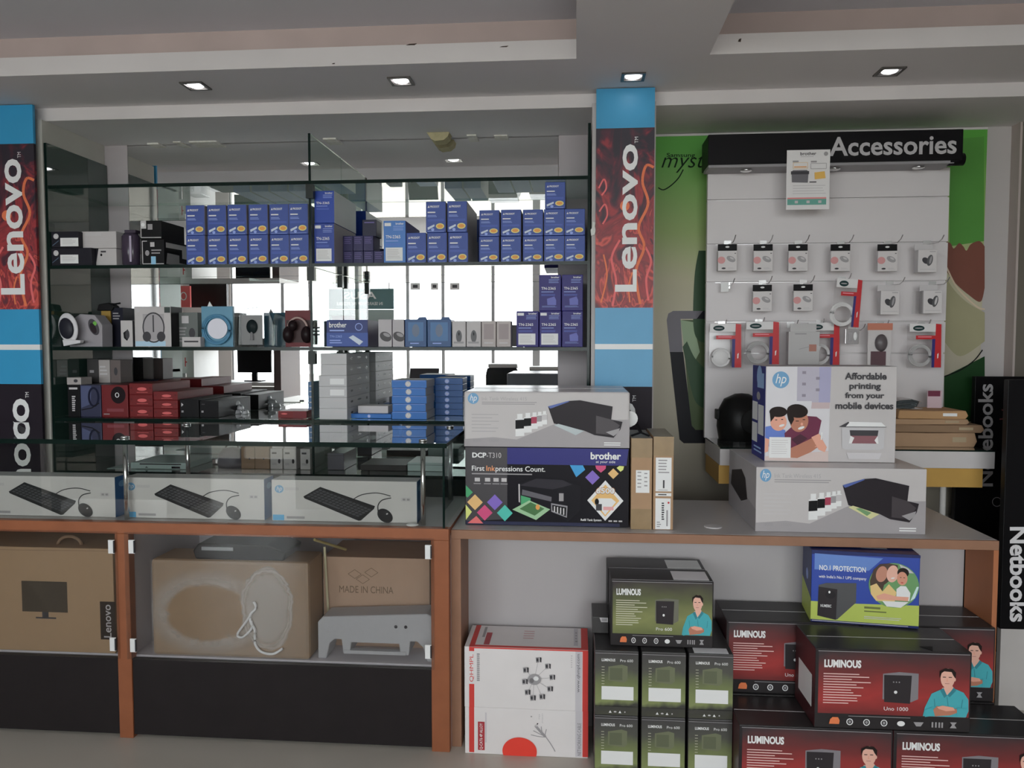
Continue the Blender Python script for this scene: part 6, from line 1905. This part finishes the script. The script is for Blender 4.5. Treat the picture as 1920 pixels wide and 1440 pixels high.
def qlow(a):
    bands(a, 868, 1440)
    a.on('lettering').r(*q7(186, 1052), *q7(252, 1408), M('wine_label', (156, 44, 52), .5))
    a.t('Q-CAT6 4P ALLOY', *q7(203, 1070), *q7(236, 1398), WHITE, .01, up=True)
    a.r(*q7(258, 935), *q7(270, 1310), M('light_grey_band', (164, 160, 164), .5))
    a.t('NETWORKING CABLE', *q7(1148, 1020), *q7(1182, 1422), M('grey_lettering', (96, 94, 98), .5), .0, up=True)
    a.lines(*q7(775, 930), *q7(790, 1000), 4, PALE); a.lines(*q7(806, 920), *q7(820, 1046), 7, PALE)
    a.on('picture_print')
    for pts, wd in ([[(745, 1075), (790, 1140), (840, 1205)], 26], [[(840, 1200), (880, 1270), (920, 1350), (934, 1385)], 9], [[(700, 1188), (770, 1205), (840, 1210)], 9], [[(724, 1135), (780, 1170), (830, 1195)], 9], [[(800, 1080), (806, 1140), (830, 1190)], 8], [[(850, 1110), (842, 1150), (836, 1195)], 8]):
        a.stroke([q7(*p) for p in curve(pts, 5)], wd / 5.142, GREY)
    a.e(*q7(752, 1070), 3.2, 2.4, PALE, 12); a.e(*q7(764, 1048), 1.2, 2.2, BLACK, 8, .5); a.e(*q7(705, 960), 1.6, 1.8, GREY, 8)
    a.on('red_disc').e(*q7(592, 1400), 167 / 5.142, 174 / 5.142, M('vivid_red_disc', (214, 48, 30), .45), 40)
ql = carton('cable_carton', 'lower white and red cable carton with a large red disc, on the floor', 'box', 871.5, 1103, 1330, 1443, 2.54, .2, QW, zb=0, art=qlow, rect=(871.5, 1330, 1103, 1443), side=M('carton_side_white', (170, 166, 166), .5))
carton('cable_carton', 'upper white and red cable carton with a globe and computers picture', 'box', 870.5, 1103, 1216, 1329, 2.538, .2, QW, zb=top_of(ql) + .0005, art=qtop, rect=(870.5, 1216, 1103, 1329), side=M('carton_side_white', (170, 166, 166), .5))
# ================================================================ the shop behind the camera (seen in the mirror)
def mirror_pt(px, py, depth):
    """place whose mirror image appears at the photo point, `depth` in front of the camera plane's mirror side"""
    x, z = U(px, py, depth)
    return x, 2 * YM - depth, z
# reception counter with white portal frame
x0, y, z0 = mirror_pt(378, 800, 8.6)
x1, _, z1 = mirror_pt(545, 655, 8.6)
PORT = M('white_portal_frame', (176, 176, 176), .4)
pf = empty('portal_frame', ((x0 + x1) / 2, y, 0), 'white framed reception counter opposite the mirror', 'counter')
w = x1 - x0
MB().box(-w / 2, -w / 2 + .08, -.3, .3, 0, z1, PORT).build('post', pf)
MB().box(w / 2 - .08, w / 2, -.3, .3, 0, z1, M('dark_post', (84, 72, 72), .5)).build('post', pf)
MB().box(-w / 2, w / 2, -.3, .3, z1, z1 + .1, PORT).build('canopy', pf)
MB().box(-w / 2 + .08, w / 2 - .08, -.3, .3, .93, .97, PORT).build('worktop', pf)
MB().box(-w / 2 + .08, w / 2 - .08, .20, .22, .1, .92, M('grey_counter_front', (128, 126, 128), .5)).build('front_panel', pf)
mo_ = empty('monitor', (pf.location.x + .12, y, .971), 'monitor on the white framed reception counter', 'monitor')
MB().box(-.2, .2, 0, .03, .1, .36, BLACK).build('screen', mo_)
MB().box(-.03, .03, .0, .03, 0, .1, BLACK).box(-.1, .1, -.05, .08, 0, .012, BLACK).build('stand', mo_)
# service counter with printers
cy = -1.2
ctr = empty('service_counter', (-.9, cy, 0), 'white topped service counter facing the mirror', 'counter')
MB().box(-1.4, 1.2, -.3, .3, .8405, .88, M('white_counter_top', (186, 186, 186), .4)).build('counter_top', ctr)
MB().box(-1.38, 1.18, -.28, .25, .05, .84, M('pale_counter_front', (150, 148, 146), .5)).build('counter_body', ctr)
def printer(px, py, label, s):
    dep = 2 * YM - cy
    x, z = U(px, py, dep)
    o = empty('printer', (x, cy, .8805), label, 'printer')
    o.scale = s
    MB().prism([(-.22, 0), (.22, 0), (.22, .12), (.18, .17), (-.2, .17), (-.22, .13)], 'Y', -.2, .2, M('dark_printer_shell', (40, 42, 44), .3)).build('printer_body', o, bev=.01)
    MB().box(-.19, .19, -.17, .2, .172, .20, PORT).build('lid', o, bev=.006)
    MB().box(-.12, .12, .2, .34, .04, .05, M('dark_printer_shell', (40, 42, 44), .3)).build('tray', o)
printer(945, 690, 'dark printer with pale lid on the white topped service counter', (.85, .8, 1.5))
printer(1024, 690, 'large dark printer at the end of the white topped service counter', (.95, .9, 1.35))
lp_ = empty('open_laptop', (-1.75, cy, .88), 'open laptop on the white topped service counter', 'laptop')
MB().box(-.17, .17, -.12, .12, 0, .015, M('silver_plastic', (150, 150, 152), .3, .5)).build('base', lp_)
MB().prism([(-.12, .015), (-.11, .015), (-.20, .24), (-.21, .24)], 'X', -.17, .17, INK).build('screen', lp_)
# hanging signs and notices
x, y, z = mirror_pt(677, 562, 9.6)
asg = empty('hanging_sign', (x, y, z), 'teal hanging sign with white lettering facing the mirror', 'sign', rz=math.pi)
MB().box(-.42, .42, 0, .04, -.12, .14, M('teal_sign_panel', (78, 104, 106), .5)).build('sign_panel', asg)
MB().box(-.42, .42, .0, .03, -.45, -.125, M('pale_teal_panel', (128, 140, 138), .5)).build('lower_panel', asg)
a = Art(.84, .04, .26, (0, 0, 84, 26))
a.on('lettering').t('ASUS', 22, 4, 64, 13, WHITE, .02); a.t('IN SEARCH OF INCREDIBLE', 14, 17, 74, 21, PAPER, .01)
for nm, mb in a.parts.items(): mb.build(nm, asg).location = (0, 0, -.12)
for sx in (-.36, .36): MB().tube([(sx, .02, .14), (sx, .02, ZC - z)], .006, GREY, 8).build('hanger', asg)
x, y, z = mirror_pt(331, 557, 8.8)
rs = empty('red_sign', (x, y, z), 'salmon red sign with a white curl near the white reception frame', 'sign', rz=math.pi)
MB().box(-.17, .17, 0, .03, -.12, .13, M('salmon_red_panel', (196, 84, 84), .5)).build('sign_panel', rs)
a = Art(.34, .03, .25, (0, 0, 34, 25))
a.on('logo').ring(8, 12, 4, 5, 1.1, WHITE, 20)
for nm, mb in a.parts.items(): mb.build(nm, rs).location = (0, 0, -.12)
for sx in (-.15, .15): MB().tube([(sx, .015, .13), (sx, .015, ZC - z)], .006, GREY, 8).build('hanger', rs)
x, y, z = mirror_pt(344, 675, 8.9)
hs = empty('white_sign', (x, y, 0), 'white standing sign with red lettering beside the white reception frame', 'sign', rz=math.pi)
MB().box(-.26, .26, 0, .03, z - .16, z + .16, PORT).build('sign_panel', hs)
MB().box(-.02, .02, .01, .03, 0, z - .16, GREY).box(-.14, .14, -.1, .14, 0, .02, GREY).build('stand', hs)
class RArt(Art):
    def p(s, x, y):
        q = Art.p(s, 2 * s.mid - x, y)
        return q
a = RArt(.52, .03, .32, (0, 0, 52, 32)); a.mid = 26
a.on('lettering'); v_ = a.t('Ho', 28, 13, 40, 24, RED, .01)
a.r(10, 0, 14, 18, RED)
for nm, mb in a.parts.items():
    mb.build(nm, hs).location = (0, 0, z - .16)
x, y, z = mirror_pt(392, 552, 9.2)
tv = empty('wall_television', (x, y, z), 'dark television on a post near the white reception frame', 'television')
MB().box(-.24, .24, -.03, .03, -.16, .16, M('dark_brown_screen', (38, 32, 32), .25)).build('screen', tv)
MB().box(-.03, .03, -.09, -.03, -z, .1, GREY).build('post', tv)
x, y, z = mirror_pt(415, 508, 8.4)
sh = empty('ceiling_banner', (x, y, z), 'grey banner panel hanging from the ceiling near the dark television', 'banner')
MB().box(-.32, .32, -.02, .02, -.13, .16, M('mid_grey_panel', (92, 92, 92), .5)).build('panel', sh)
for sx in (-.28, .28): MB().tube([(sx, 0, .16), (sx, 0, ZC - z)], .006, GREY, 8).build('hanger', sh)
# dark shelving along the far side
dsh = empty('dark_shelving', (-4.95, -.4, 0), 'grey green shelving along the far side wall', 'shelf')
DGS = M('grey_green_shelving', (92, 106, 100), .4)
MB().box(-.62, .62, -.35, -.3, 0, 2.4, DGS).build('back_panel', dsh)
for zz in (.1, .6, 1.1, 1.6, 2.1): MB().box(-.62, .62, -.3, .1, zz, zz + .03, DGS).build('shelf', dsh)
for sx in (-.62, .59): MB().box(sx, sx + .03, -.3, .1, 0, 2.4, DGS).build('side_panel', dsh)
# small hanging notices in front of the glazing
for i, (px, wd) in enumerate(((779, .13), (815, .1), (853, .13))):
    x, y, z = mirror_pt(px, 537, 10.2)
    o = tag(MB().box(-wd / 2, wd / 2, 0, .006, -.045, .045, PALE).build('hanging_notice', loc=(x, y, z)), f'{("first", "second", "third")[i]} small notice hanging in front of the shop window', 'notice', 'small notices before the shop window')
    MB().tube([(0, .003, .045), (0, .003, ZC - z)], .002, GREY, 6).build('string', o)
    MB().box(-wd / 4, wd / 4, .0064, .007, -.02, .02, INK).build('notice_print', o)

# stock on the far side shelving
gF = 'cream cartons on the far shelving'
rr = random.Random(21)
for zz, lv in ((.63, 'lowest'), (1.13, 'second lowest'), (1.63, 'second highest'), (2.13, 'highest')):
    for i in range(3):
        w_, h_ = rr.uniform(.22, .30), rr.uniform(.16, .30) if zz < 2 else .2
        o = MB().box(-w_ / 2, w_ / 2, 0, .22, 0, h_, M('cream_carton', (150, 146, 134), .6)).build('cream_carton', loc=(-5.3 + i * .36, -.62, zz + .001), bev=.002)
        tag(o, f'plain cream carton, {ORD[i]} on the {lv} level of the far grey green shelving', 'box', gF)
        MB().box(-w_ / 2 + .02, w_ / 2 - .02, .2203, .2208, h_ * .4, h_ * .8, PAPER).build('sticker', o)
